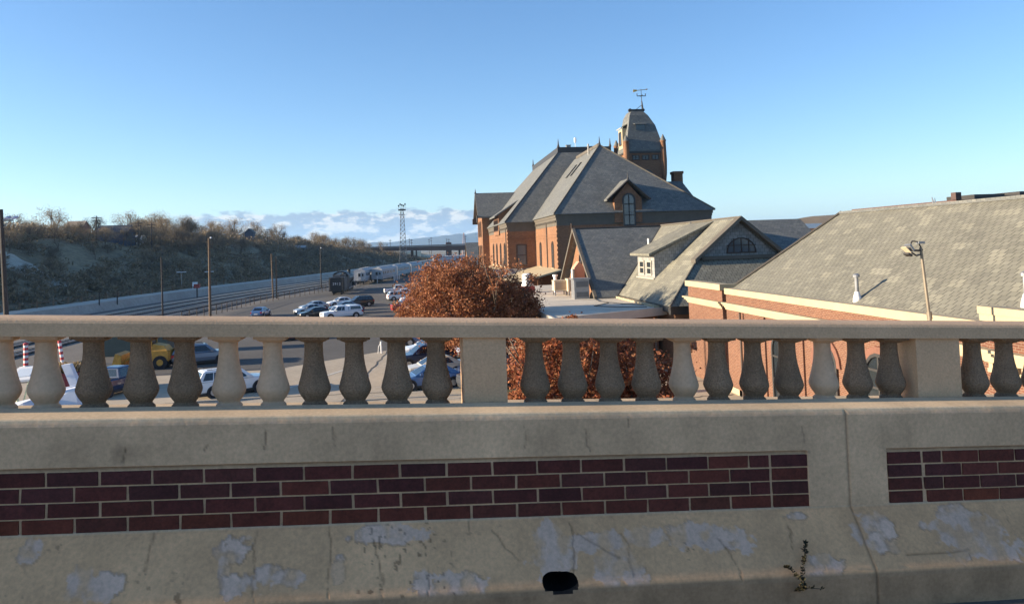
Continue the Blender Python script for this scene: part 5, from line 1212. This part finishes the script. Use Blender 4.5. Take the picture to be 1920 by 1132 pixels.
def passenger(label, x, y, yaw, ln=24, vest=True):
    t = thing('rail_passenger_car', label, 'rail car', (0, 0, 0), 'silver white rail cars')
    prof_ = [(-1.55, 1.0), (-1.55, 1.3), (-1.55, 3.75), (-1.45, 4.0), (-.9, 4.2), (0, 4.28), (.9, 4.2), (1.45, 4.0), (1.55, 3.75), (1.55, 1.3), (1.55, 1.0)]
    b = MB(); b.extr([(a, 0, c_) for a, c_ in prof_], (0, ln, 0)); b.build('body', M_silver, t)
    b = MB()
    for k in range(9): b.box(-1.585, 1.585, .4, ln-.4, 1.15+.09*k, 1.19+.09*k)
    b.build('side_ribs', M_silver, t)
    b = MB(); b.box(-.45, .45, -.14, .01, 1.05, 3.4); b.build('end_vestibule', M_silver, t); b = MB(); b.box(-.3, .3, -.16, -.142, 2.2, 3.1); b.build('end_window', M_glass, t)
    b = MB(); b.box(.7, 1.1, -.03, .0, 2.3, 3.0); b.build('end_window', M_glass, t)
    for k in range(8):
        y0 = 2+k*(ln-4)/8
        b = MB(); b.box(-1.575, 1.575, y0, y0+1.5, 2.35, 3.15); b.build('window', M_glass, t)
    b = MB(); b.box(-1.1, 1.1, 1, ln-1, .6, 1.0); b.build('underframe', M_blk, t)
    b = MB(); b.box(-.35, .35, 2, ln-2, 4.28, 4.48); b.build('roof_vent', M_silver, t)
    bogie(t, 2.5); bogie(t, ln-2.5); return oriented(t, (x, y, 0), yaw)
passenger('silver rail car half hidden behind the black locomotive', -17.6, 213.5, -0.06, 22)
passenger('silver white rail car showing its ribbed end and small door window', -13.4, 222.5, -0.13, 26)
passenger('silver rail car coupled beyond the ribbed one, cut by the tree', -9.9, 250, -0.14, 26)
passenger('silver rail car at the far end of the row, mostly behind the tree', -5.8, 278, -0.15, 26)
t = thing('switch_stand', 'thin pale post standing before the silver rail car', 'post', (-13.2, 220.8, 0)); b = MB(); b.cyl((-13.2, 220.8, 0), (-13.2, 220.8, 1.9), .09, n=8); b.build('post', M_white, t)
for k in range(4):
    x, y = -8.6+.35*k, 226+5*k
    b = MB(); b.cyl((x, y, 0), (x, y, 1.6), .14, n=8); b.lathe([(.16, 1.6), (.1, 1.7)], (x, y, 0), 8); o = b.build('white_bollard', M_white, at=(x, y, 0)); tag(o, 'white bollard in the row beside the silver rail cars', 'bollard', 'white bollards by the rail cars')

# ------------------------------------------------------------------ poles, lamps, masts
def floods(b, x, y, z, dirs):
    pass
t = thing('wooden_light_pole', 'dark wooden pole with two floodlights at the left edge of the view', 'light pole', (-24.2, 48, 0))
b = MB(); b.cyl((-24.2, 48, 0), (-24.72, 48, 12.4), .17, .11, 12); b.build('pole', M_dwood, t)
b = MB(); b.tube([(-24.7, 48, 11.75), (-24.0, 47.9, 11.72)], .05); b.tube([(-24.7, 48, 11.2), (-24.2, 47.95, 11.7)], .03); b.build('bracket', M_galv, t)
for x in (-24.35, -23.95):
    b = MB(); b.hexa([(x-.12, 47.85, 11.78), (x+.12, 47.85, 11.80), (x+.16, 48.1, 11.90), (x-.08, 48.1, 11.88), (x-.12, 47.82, 11.86), (x+.12, 47.82, 11.88), (x+.16, 48.07, 12.0), (x-.08, 48.07, 11.98)]); b.build('floodlight', mat('violet_grey_lamp', (.34, .34, .46), .4, .1), t)
def wpole(label, x, y, h, r, m, tilt=0.0, lamp=None, arms=0):
    t = thing('utility_pole', label, 'pole', (x, y, 0)); b = MB(); b.cyl((x, y, 0), (x-tilt*h, y, h), r, r*.72, 9); b.build('pole', m, t)
    if arms:
        b = MB()
        for k in range(arms): b.box(x-tilt*h-1.1, x-tilt*h+1.1, y-.08, y+.08, h-.5-.9*k, h-.36-.9*k)
        b.build('crossarm', m, t)
        b = MB()
        for k in range(arms):
            for q in (-1, -.55, .55, 1): b.cyl((x-tilt*h+q, y, h-.36-.9*k), (x-tilt*h+q, y, h-.16-.9*k), .05, n=6)
        b.build('insulators', M_galv, t)
    if lamp:
        b = MB(); b.tube([(x-tilt*h, y, h-.2), (x-tilt*h+.5*lamp, y, h+.05)], .04); b.lathe([(.10, h-.05), (.17, h), (.12, h+.15)], (x-tilt*h+.55*lamp, y, 0), 8); b.build('lamp_head', M_white, t)
    return t
wpole('brown wooden pole with a small white lamp on top, tallest near the lot', -31.2, 116, 11.9, .20, M_wood, .0, .5)
wpole('dark pole with a box near the rails left of the wooden lamp pole', -41.1, 126, 9.3, .14, M_dwood, .01)
wpole('short dark pole at the left of the two standing by the levee', -58.2, 145, 3.4, .13, M_dwood)
wpole('short dark pole at the right of the two standing by the levee', -57.4, 151, 3.3, .13, M_dwood)
t = wpole('thick double pole by the rails between the two lamp poles', -31.2, 163, 9.3, .17, M_wood, .02)
b = MB(); b.cyl((-30.5, 163.2, 0), (-30.55, 163.2, 8.7), .17, .14, 9); b.build('second_pole', M_wood, t)
wpole('dark pole with a white lamp beside the black tender', -26.6, 203, 10.4, .16, M_dwood, .0, .3)
def street_lamp(label, x, y, h, z0):
    t = thing('street_lamp', label, 'street lamp', (x, y, z0)); b = MB(); b.cyl((x, y, z0), (x, y, z0+h), .08, .06, 8); b.build('post', M_lead, t)
    b = MB(); b.box(x-1.1, x+1.1, y-.2, y+.2, z0+h, z0+h+.16); b.build('lamp_head', M_white, t)
street_lamp('flat headed pale lamp on the levee path, the left one', levx(196)-9, 196, 4.6, .9)
street_lamp('flat headed pale lamp on the levee path, the right one', levx(205)-6.5, 205, 4.0, 1.2)
t = thing('white_sign_board', 'tiny white signboard on two legs on the levee top', 'sign', (levx(190)-3, 190, 1.6))
b = MB(); b.box(levx(190)-3.6, levx(190)-2.4, 190, 190.1, 2.2, 3.2); b.build('board', M_white, t); b = MB(); b.cyl((levx(190)-3.5, 190.05, 1.55), (levx(190)-3.5, 190.05, 2.2), .05, n=6); b.cyl((levx(190)-2.5, 190.05, 1.55), (levx(190)-2.5, 190.05, 2.2), .05, n=6); b.build('legs', M_white, t)
# right lamp post in front of the slate slope
t = thing('floodlight_post', 'slim galvanised post with tilted floodlights before the sunlit slate roof', 'light post', (15.9, 22.4, 0))
M_post = mat('grey_brown_steel', (.24, .20, .15), .5, .15, 3, metal=.4)
b = MB(); b.cyl((16.10, 22.4, 0), (15.86, 22.4, 6.62), .075, .07, 10); b.cyl((15.86, 22.4, 6.6), (15.70, 22.4, 8.72), .05, .045, 10); b.cyl((15.875, 22.4, 6.45), (15.86, 22.4, 6.68), .085, .085, 10); b.build('post', M_post, t)
b = MB(); b.tube([(15.72, 22.4, 8.62), (15.28, 22.35, 8.64)], .035); b.tube([(15.7, 22.4, 8.5), (15.5, 22.35, 8.47), (15.3, 22.3, 8.58)], .025); b.tube([(15.78, 22.42, 8.62), (15.62, 22.4, 8.9), (15.42, 22.4, 8.93), (15.34, 22.4, 8.78), (15.38, 22.4, 8.62)], .022); b.build('bracket', M_trimd, t)
b = MB(); b.hexa([(15.34, 22.22, 8.62), (15.29, 22.45, 8.61), (15.16, 22.45, 8.79), (15.21, 22.22, 8.81), (15.38, 22.22, 8.66), (15.33, 22.45, 8.65), (15.21, 22.45, 8.84), (15.26, 22.22, 8.85)]); b.build('floodlight', M_galv, t)
b = MB(); b.hexa([(15.28, 22.25, 8.57), (15.24, 22.45, 8.56), (15.05, 22.45, 8.73), (15.10, 22.25, 8.75), (15.29, 22.25, 8.585), (15.25, 22.45, 8.575), (15.06, 22.45, 8.745), (15.11, 22.25, 8.765)]); b.build('lamp_visor', M_beige, t)
b = MB(); b.hexa([(15.30, 22.25, 8.45), (15.25, 22.45, 8.44), (15.12, 22.45, 8.52), (15.17, 22.25, 8.53), (15.32, 22.25, 8.50), (15.27, 22.45, 8.49), (15.15, 22.45, 8.57), (15.19, 22.25, 8.58)]); b.build('floodlight', M_trimd, t)
b = MB(); b.box(15.6, 15.80, 22.32, 22.48, 8.84, 8.91); b.build('floodlight', M_galv, t)
# lattice mast
def lattice(b, x, y, z0, z1, w0, w1, n, r=.07):
    cs = [(-1, -1), (1, -1), (1, 1), (-1, 1)]; zz = np.linspace(z0, z1, n+1)
    W_ = lambda z: w0+(w1-w0)*(z-z0)/(z1-z0)
    for a, c_ in cs: b.cyl((x+a*w0/2, y+c_*w0/2, z0), (x+a*w1/2, y+c_*w1/2, z1), r*1.4, r*1.2, 5)
    for za, zb in zip(zz[:-1], zz[1:]):
        for k in range(4):
            a, c_ = cs[k], cs[(k+1) % 4]
            b.cyl((x+a[0]*W_(za)/2, y+a[1]*W_(za)/2, za), (x+c_[0]*W_(zb)/2, y+c_[1]*W_(zb)/2, zb), r, r, 4); b.cyl((x+c_[0]*W_(za)/2, y+c_[1]*W_(za)/2, za), (x+a[0]*W_(zb)/2, y+a[1]*W_(zb)/2, zb), r, r, 4); b.cyl((x+a[0]*W_(zb)/2, y+a[1]*W_(zb)/2, zb), (x+c_[0]*W_(zb)/2, y+c_[1]*W_(zb)/2, zb), r*.8, r*.8, 4)
M_mast = mat('grey_mast_steel', (.23, .21, .19), .6, .15, 1)
mx_, my_ = -8.55, 336
t = thing('floodlight_mast', 'tall lattice mast with a platform of yard floodlights', 'light mast', (mx_, my_, 0))
b = MB(); lattice(b, mx_, my_, 0, 27.2, 3.4, 1.3, 15); b.build('lattice', M_mast, t)
b = MB(); b.box(mx_-1.6, mx_+1.6, my_-1.4, my_+1.4, 26.5, 27.0); b.box(mx_-1.3, mx_+1.3, my_-1.1, my_+1.1, 24.6, 24.75); b.build('platform', M_trimd, t)
for k in range(5):
    b = MB(); x = mx_-1.4+.7*k; h = 28.2+.35*((k*2) % 3); b.cyl((x, my_-1.2, 27), (x, my_-1.2, h), .05, n=5); b.box(x-.28, x+.28, my_-1.5, my_-1.1, h-.1, h+.6); b.build('floodlight', M_trimd, t)
b = MB(); b.tube([(mx_-1.5, my_, 28.9), (mx_+1.5, my_, 28.9)], .05); b.build('top_rail', M_mast, t)
# small far pylons and poles on the plain
for i, (px, y, h) in enumerate(((732, 900, 13), (768, 1000, 15), (772, 850, 12), (805, 1100, 15), (809, 950, 15), (838, 1200, 16), (842, 1000, 13), (873, 900, 15), (726, 1100, 10))):
    p = aty(px, 468, y)
    b = MB(); b.cyl((p[0], y, 0), (p[0], y, 9+h), .35, .25, 6); b.box(p[0]-1.6, p[0]+1.6, y-.2, y+.2, 8+h*.95, 8.5+h*.95); b.box(p[0]-1.2, p[0]+1.2, y-.2, y+.2, 5+h*.95, 5.5+h*.95)
    tag(b.build('power_pole', M_dwood, at=(p[0], y, 0)), 'thin far power pole against the blue mountains', 'power pole', 'far power poles')
p = aty(870, 455, 900); t = thing('far_pylon', 'far red and white lattice pylon left of the station corner', 'pylon', (p[0], 900, 0)); b = MB(); lattice(b, p[0], 900, 0, 27, 5, .8, 6, .14); b.build('lattice', mat('faded_pylon_paint', (.45, .30, .27), .7, .1), t)

# overpass far behind
ov = thing('overpass', 'long brown girder overpass crossing the yard far behind the train', 'bridge', (0, 600, 0))
M_gird = mat('brown_girder', (.115, .06, .045), .7, .15, .1)
b = MB(); b.hexa([(-46, 596, 9.3), (46, 600, 6.9), (46, 612, 6.9), (-46, 608, 9.3), (-46, 596, 11.4), (46, 600, 11.2), (46, 612, 11.2), (-46, 608, 11.4)]); b.build('girder', M_gird, ov)
b = MB(); b.box(-46, 60, 595.7, 596.0, 11.4, 12.4); b.build('parapet', mat('overpass_rail', (.24, .2, .17), .8, .1), ov)
for px, w in ((773, 2.2), (842, 4.4), (862, 1.4), (781, 1.2)):
    p = aty(px, 485, 603); b = MB(); b.box(p[0]-w/2, p[0]+w/2, 602, 605, -.5, 8.6 if w != 4.4 else 14); b.build('pier', M_gird, ov)
p = aty(711, 470, 603); b = MB(); b.box(p[0]-2.2, p[0]+2.2, 600, 608, -.5, 10.4); b.build('abutment', mat('dark_abutment', (.07, .06, .055), .9, .2), ov)
# yard of white trailers and sheds under it
M_trl = mat('white_trailer_side', (.66, .63, .56), .6, .1, .3)
r = random.Random(4)
for k in range(17):
    px = 742+k*8.1; y = 690+r.uniform(-30, 60); p = aty(px, 480, y); w = r.uniform(7, 12); h = r.uniform(2.6, 4.0)
    t = thing('white_trailer', 'white freight trailer in the far yard below the overpass', 'trailer', (p[0], y, 0), 'white trailers in the far yard')
    b = MB(); b.box(p[0]-w/2, p[0]+w/2, y, y+2.6, .9, h); b.build('box', M_trl, t)
    b = MB()
    for q in (-.35, -.28, .3): b.cyl((p[0]+w*q, y, .5), (p[0]+w*q, y+.3, .5), .5, n=8)
    b.build('wheels', M_tyre, t)
p = aty(775, 480, 700); t = thing('cream_warehouse', 'cream block of a warehouse between the overpass piers', 'warehouse', (p[0], 700, 0)); b = MB(); b.box(p[0]-7, p[0]+7, 700, 716, 0, 7.4); b.build('wall', mat('cream_wall', (.66, .58, .44), .8, .1), t); b = MB(); b.box(p[0]-7.2, p[0]+7.2, 699.8, 716.2, 7.402, 7.8); b.build('roof', M_white, t)
p = aty(838, 485, 420); t = thing('pale_metal_shed', 'long pale grey metal shed above the tree crown, left of the station', 'shed', (p[0], 420, 0)); b = MB(); b.box(p[0]-7.5, p[0]+13, 420, 440, 0, 4.6); b.build('wall', mat('pale_shed', (.50, .52, .55), .6, .1, .4), t); b = MB(); b.box(p[0]-7.8, p[0]+13.3, 419.7, 440.3, 4.602, 5.0); b.build('roof', mat('pale_shed_roof', (.42, .44, .48), .6, .1), t)

# fence along the left edge of the lot, and the posts on the levee
fp = [(-34, 112), (-33, 123), (-31.6, 147), (-24.5, 175), (-21.5, 192), (-14, 214)]
fe = thing('pipe_fence', 'dark post and wire fence along the left edge of the lot', 'fence', (-31, 145, 0))
b = MB(); rl = MB()
seg = []
for (x0, y0), (x1, y1) in zip(fp[:-1], fp[1:]):
    n = max(1, int(math.hypot(x1-x0, y1-y0)/2.6)); seg += [(x0+(x1-x0)*k/n, y0+(y1-y0)*k/n) for k in range(n)]
for i, (x, y) in enumerate(seg):
    q = MB(); q.cyl((x, y, 0), (x, y, 1.6), .07, n=6); q.build('post', M_dwood, fe)
    if i: rl.tube([(*seg[i-1], 1.5), (x, y, 1.5)], .035); rl.tube([(*seg[i-1], .8), (x, y, .8)], .03); rl.tube([(*seg[i-1], 1.15), (x, y, 1.15)], .02)
rl.build('rails', M_dwood, fe)
lf_ = thing('levee_fence', 'row of small weathered posts and a rail along the levee top', 'fence', (levx(150)-5, 150, 1.6))
rl = MB(); prev = None
for y in np.arange(118, 420, 4.4):
    x = levx(y)-5.2; q = MB(); q.box(x-.11, x+.11, y-.11, y+.11, 1.5, 2.75); q.build('post', M_wood, lf_)
    if prev: rl.tube([(prev[0], prev[1], 2.4), (x, y, 2.4)], .05)
    prev = (x, y)
rl.build('rail', M_wood, lf_)
t = thing('signal_box', 'dark little track signal on a stand beside the levee wall', 'signal', (levx(178)+3, 178, 0))
b = MB(); b.cyl((levx(178)+3, 178, 0), (levx(178)+3, 178, 2.2), .15, n=8); b.build('stand', M_dwood, t); b = MB(); b.box(levx(178)+2.4, levx(178)+3.6, 177.6, 178.4, 2.2, 3.1); b.build('head', M_rust, t)

# overhead wires
def wire(name, label, a, c_, sag):
    b = MB(); pts = [Vector(a).lerp(Vector(c_), t_)-Vector((0, 0, sag*4*t_*(1-t_))) for t_ in np.linspace(0, 1, 14)]
    b.tube(pts, .035, 4); tag(b.build(name, M_dwood, at=a), label, 'wire')
wire('overhead_wire', 'thin wire sagging between the double pole and the brown lamp pole', (-31.3, 163, 8.9), (-31.2, 116, 10.8), 1.0)
wire('overhead_wire', 'thin wire from the double pole toward the pole by the tender', (-31.3, 163, 8.8), (-26.6, 203, 9.4), .8)

# ------------------------------------------------------------------ leaves, trees, brush
def leaf_mesh(name, pts, size, m, parent=None, at=(0, 0, 0), aspect=.62, r=None, jitter=.35, tilt=None):
    r = r or rng; n = len(pts); a = r.normal(size=(n, 3)); a /= np.linalg.norm(a, axis=1)[:, None]
    c = r.normal(size=(n, 3)); c -= (c*a).sum(1)[:, None]*a; c /= np.linalg.norm(c, axis=1)[:, None]
    s = size*(1+jitter*r.normal(size=n)).clip(.35, 2.0); a = a*s[:, None]*.5; c = c*s[:, None]*.5*aspect
    q = np.stack([pts-a, pts-c*1.0+a*.1, pts+a, pts+c*1.0+a*.1], 1).reshape(-1, 3)
    o0 = np.array(org(parent)) if parent is not None else np.array(at)
    me = bpy.data.meshes.new(name); me.vertices.add(4*n); me.vertices.foreach_set('co', (q-o0).ravel().astype(np.float32))
    me.loops.add(4*n); me.loops.foreach_set('vertex_index', np.arange(4*n, dtype=np.int32)); me.polygons.add(n)
    me.polygons.foreach_set('loop_start', np.arange(0, 4*n, 4, dtype=np.int32)); me.polygons.foreach_set('loop_total', np.full(n, 4, np.int32))
    me.materials.append(m); me.update(calc_edges=True); me.validate()
    o = bpy.data.objects.new(name, me); C.objects.link(o)
    if parent is not None: o.parent = parent
    else: o.location = at
    return o
def limbs(b, base, top, r0, depth, spread, rr, tips, n=4):
    """recursive tapered limbs; collects the tips"""
    b.cyl(base, top, r0, r0*.68, 7 if r0 > .05 else 5)
    if depth == 0: tips.append(top); return
    d = Vector(top)-Vector(base); l = d.length
    for k in range(n):
        v = (d.normalized()+Vector((rr.uniform(-1, 1), rr.uniform(-1, 1), rr.uniform(-.25, .75)))*spread).normalized()*l*rr.uniform(.6, .9)
        limbs(b, top, tuple(Vector(top)+v), r0*.58, depth-1, spread*1.05, rr, tips, max(2, n-1))
LEAF_A = leafmat('russet_leaf', [(.36, .145, .068), (.25, .09, .045), (.43, .19, .085), (.17, .065, .036), (.33, .15, .065)], .35)
LEAF_B = leafmat('copper_leaf', [(.34, .11, .05), (.21, .06, .03), (.42, .18, .08), (.12, .05, .025), (.28, .10, .05)], .35)
def big_tree(name, label, x, y, zc, rx, rz, trunk_r, nleaf, size, lm, seed, nclump):
    rr = random.Random(seed); g = np.random.default_rng(seed)
    t = thing(name, label, 'tree', (x, y, 0)); b = MB(); tips = []
    zb = max(1.2, zc-rz*1.0)
    b.cyl((x, y, -.1), (x+.1, y, zb), trunk_r*1.3, trunk_r, 12)
    for k in range(6):
        an = k*1.05+rr.uniform(-.3, .3); v = Vector((math.cos(an)*rx*.36, math.sin(an)*rx*.36, rz*rr.uniform(.45, .8)))
        limbs(b, (x+.1, y, zb-.1), tuple(Vector((x+.1, y, zb))+v), trunk_r*.55, 2, .55, rr, tips, 3)
    b.build('trunk', M_bark, t, True)
    # clumps over the crown's volume, denser toward the skin, with holes
    cl = []
    while len(cl) < nclump:
        v = g.normal(size=3); v /= np.linalg.norm(v); rad_ = g.uniform(.35, 1.0)**.5
        lump = 0.62+.74*float(fbm(np.array(v[0]*3.1+seed), np.array(v[1]*3.1+v[2]*2.6+3)))
        ox, oz, fx, fz = ((-.20, .04, .80, 1.0) if g.random() < .62 else (.46, -.22, .58, .80))
        cl.append((x+ox*rx+v[0]*rx*fx*rad_*lump, y+v[1]*rx*fx*rad_*lump, zc+oz*rz+v[2]*rz*fz*rad_*lump*(1 if v[2] > 0 else .85)))
    cl = np.array(cl + [tuple(p) for p in tips if zc-rz < p[2] < zc+rz*.9])
    per = nleaf//len(cl); cr = g.uniform(.16, .46, len(cl))*rx/3.5
    pts = np.repeat(cl, per, 0)+g.normal(size=(len(cl)*per, 3))*np.repeat(cr, per)[:, None]*np.array([.62, .62, .5])
    leaf_mesh('crown', pts, size, lm, t, r=g)
    return t
big_tree('russet_tree', 'round crowned tree in brown autumn leaf rising above the rail', 3.41, 56.0, 4.84, 5.2, 3.42, .26, 96000, .145, LEAF_A, 11, 1000)
big_tree('copper_tree', 'copper leaved tree right of the middle pier seen between the balusters', 4.1, 18.2, 5.3, 2.35, 1.9, .12, 60000, .080, LEAF_B, 5, 700)
# lawn strip under the trees
M_turf = mat('dull_turf', (.11, .10, .035), .95, .35, 1.2)
sheet('lawn', [(3.8, 14), (10.5, 14), (10.5, 47), (3.8, 70)], 0.02, M_turf, 'dull dry grass strip below the two trees')

# bare trees on the bluff: prototypes then copies
BARE = [leafmat('dry_twigs', [(.27, .205, .13), (.19, .145, .095), (.34, .26, .16), (.15, .12, .085)], .3), leafmat('grey_twigs', [(.16, .135, .10), (.11, .095, .075), (.21, .17, .12)], .25), leafmat('gold_twigs', [(.30, .225, .125), (.22, .16, .09), (.17, .13, .085)], .3)]
def bare_proto(seed, m, h=8.0, w=4.2, n=2600, low=.25):
    g = np.random.default_rng(seed); rr = random.Random(seed); t = thing('bare_tree', 'x', 'tree'); b = MB(); tips = []
    limbs(b, (0, 0, -.5), (rr.uniform(-.3, .3), 0, h*.3), .26, 3, .62, rr, tips, 4); b.build('trunk', M_bark, t)
    cl = []
    for _ in range(46):
        v = g.normal(size=3); v /= np.linalg.norm(v); q = g.uniform(.4, 1)**.5
        cl.append((v[0]*w*q, v[1]*w*q, h*(.5+low*.5)+v[2]*h*(.5-low*.5)*q))
    cl = np.array(cl+[p for p in tips][:30]); per = n//len(cl)
    pts = np.repeat(cl, per, 0)+g.normal(size=(len(cl)*per, 3))*np.array([.75, .75, .6])
    leaf_mesh('crown', pts, .36, m, t, aspect=.22, r=g); return t
protos = [bare_proto(31, BARE[0]), bare_proto(32, BARE[1], 7.5, 4.0), bare_proto(33, BARE[2], 8.5, 4.4), bare_proto(34, BARE[0], 9.5, 3.6, 2200, .35), bare_proto(35, BARE[1], 6, 4.4, 2800, .1)]
used = set()
LBL = ['tan bare branched tree among the others along the bluff', 'grey leafless tree among the others along the bluff', 'golden dry leaved tree among the others along the bluff', 'tall thin tan tree among the others along the bluff', 'low spreading grey tree among the others along the bluff']
def bluff_tree(k, x, y, s, label=None):
    o = protos[k] if k not in used else copy_tree(protos[k]); used.add(k)
    z = float(hill_h(np.array(x), np.array(y))) if x < levx(y)-10 else 0
    o.location = (x, y, z-.2); o.scale = (s, s, s*random.uniform(.85, 1.1)); o.rotation_euler = (0, 0, random.uniform(0, 6.28))
    tag(o, label or LBL[k], 'tree', 'bare trees along the bluff')
rt = random.Random(21)
n_t = 0
while n_t < 112:
    y = rt.uniform(95, 600); d = rt.choice([rt.uniform(52, 95), rt.uniform(60, 130), rt.uniform(30, 70)]); x = levx(y)-14-d
    g_ = float(fbm(np.array(x*.02+3), np.array(y*.02+8)))
    if g_ < .36: continue
    bluff_tree(rt.choice([0, 0, 1, 2, 3, 4, 1]), x, y, rt.uniform(.8, 1.3)*(0.8+.5*g_)*(.40 if y < 140 else .58 if y < 262 else 1)); n_t += 1
for y in np.arange(66, 330, 3.1):  # dense crest row, partly out of view, added to throw shade over the lot
    d = rt.uniform(40, 60); bluff_tree(rt.choice([0, 1, 2, 0, 1, 4]), levx(y)-13-d, y, rt.uniform(.75, 1.15)*(.42 if y < 125 else .66 if y < 262 else 1))
for _ in range(85):
    y = rt.uniform(100, 480); d = rt.uniform(8, 45); bluff_tree(rt.choice([1, 4, 1, 0]), levx(y)-13-d, y, rt.uniform(.35, .75))
# brush over the slope: bushes in clumps, thickest on the upper half
g = np.random.default_rng(77); bp = []
while len(bp) < 5400:
    y = g.uniform(85, 640); d = g.uniform(0, 150); x = levx(y)-12-d
    dens = float(fbm(np.array(x*.04+60), np.array(y*.04+11)))+.0016*min(d, 70)
    if dens < .37+.16*g.random(): continue
    z = float(hill_h(np.array(x), np.array(y)))
    bp.append((x, y, z, g.uniform(1.0, 2.6)*(.55+.010*min(d, 70)+.5*dens)))
bp = np.array(bp); per = 64
pts = np.repeat(bp[:, :3], per, 0); sz = np.repeat(bp[:, 3], per)
v = g.normal(size=pts.shape); v /= np.linalg.norm(v, axis=1)[:, None]; v *= (g.uniform(.25, 1, len(v))**.5)[:, None]
off = v*np.array([1.05, 1.05, .85])*sz[:, None]; off[:, 2] += .55*sz
o = leaf_mesh('brush', pts+off, 1.0, leafmat('dark_brush', [(.19, .142, .088), (.25, .19, .115), (.145, .115, .077), (.30, .23, .14)], .2), aspect=.3, r=g)
tag(o, 'dark leafless brush covering the slope of the bluff', 'brush', kind='stuff')
# willows by the overpass
for i, (px, y, s) in enumerate(((655, 520, 1.2), (662, 525, 1.15), (670, 530, 1.0), (640, 515, .9), (628, 505, 1.0), (690, 560, .9), (717, 480, .55), (735, 620, .5), (610, 500, .9))):
    p = aty(px, 480, y); bluff_tree(2, p[0], y, s, 'pale golden tree in the clump left of the overpass')
    
# houses and poles on the bluff top
def bluff_house(label, px, d_, w, dp, h, hr, wm_, rm, axis='X', z_=None):
    y = d_; p = aty(px, 455, y); z0 = float(hill_h(np.array(p[0]), np.array(y))) if z_ is None else z_
    return gable_house('hill_house', label, p[0]-w/2, p[0]+w/2, y, y+dp, z0+h, z0+hr, wm_, rm, axis, 'house', z0-1.5, 0)
M_bluew = mat('dark_blue_wall', (.06, .08, .13), .8, .15, .5); M_greyroof = mat('dark_house_roof', (.06, .065, .075), .8, .2, .5)
bluff_house('long dark blue house among the trees on the bluff', 208, 262, 9.5, 8, 3.2, 5.6, M_bluew, M_greyroof)
bluff_house('small white roofed house right of the dark blue one', 246, 275, 6, 6, 1.6, 2.8, M_white, M_white)
bluff_house('reddish house half hidden by trees at the left of the bluff', 138, 260, 5, 6, 4.6, 6.4, mat('red_wall', (.30, .11, .08), .8, .15), mat('tan_roof', (.36, .28, .20), .8, .15))
bluff_house('small bright blue house at the end of the tall tree group', 467, 385, 4.0, 5, 5.2, 7.2, mat('bright_blue_wall', (.05, .065, .10), .7, .1), M_greyroof, 'Y')
bluff_house('flat dark house on the low end of the bluff', 560, 400, 6, 6, 3.0, 4.0, M_greyroof, M_lead)
for px, d_, h, lab in ((181, 250, 8.5, 'plain pole standing above the bluff trees near the dark blue house'), (284, 262, 10.5, 'wooden power pole with crossarm standing above the bluff trees'), (259, 264, 9, 'thin power pole beside the white roofed house'), (501, 380, 9, 'power pole with crossarm above the middle of the bluff')):
    p = aty(px, 450, d_); z0 = float(hill_h(np.array(p[0]), np.array(d_)))
    t = thing('hill_power_pole', lab, 'power pole', (p[0], d_, z0)); b = MB(); b.cyl((p[0], d_, z0-1), (p[0], d_, z0+h), .22, .16, 8); b.build('pole', M_dwood, t)
    b = MB(); b.box(p[0]-1.4, p[0]+1.4, d_-.1, d_+.1, z0+h-.7, z0+h-.5); b.box(p[0]-1.1, p[0]+1.1, d_-.1, d_+.1, z0+h-1.6, z0+h-1.4); b.build('crossarm', M_dwood, t)

# ------------------------------------------------------------------ the air
hz = MB(); hz.box(-13500, 13500, -8500, 15500, -1.5, 420)
M_hz = bpy.data.materials.new('thin_haze'); M_hz.use_nodes = True; t_ = M_hz.node_tree
for n in list(t_.nodes):
    if n.type == 'BSDF_PRINCIPLED': t_.nodes.remove(n)
pv = t_.nodes.new('ShaderNodeVolumePrincipled'); pv.inputs['Color'].default_value = (.40, .66, 1.0, 1); pv.inputs['Density'].default_value = 6.5e-5; pv.inputs['Anisotropy'].default_value = 0.2
t_.links.new(pv.outputs[0], t_.nodes['Material Output'].inputs['Volume'])
tag(hz.build('haze', M_hz), 'thin bluish haze filling the air over the whole valley', 'haze', kind='stuff')
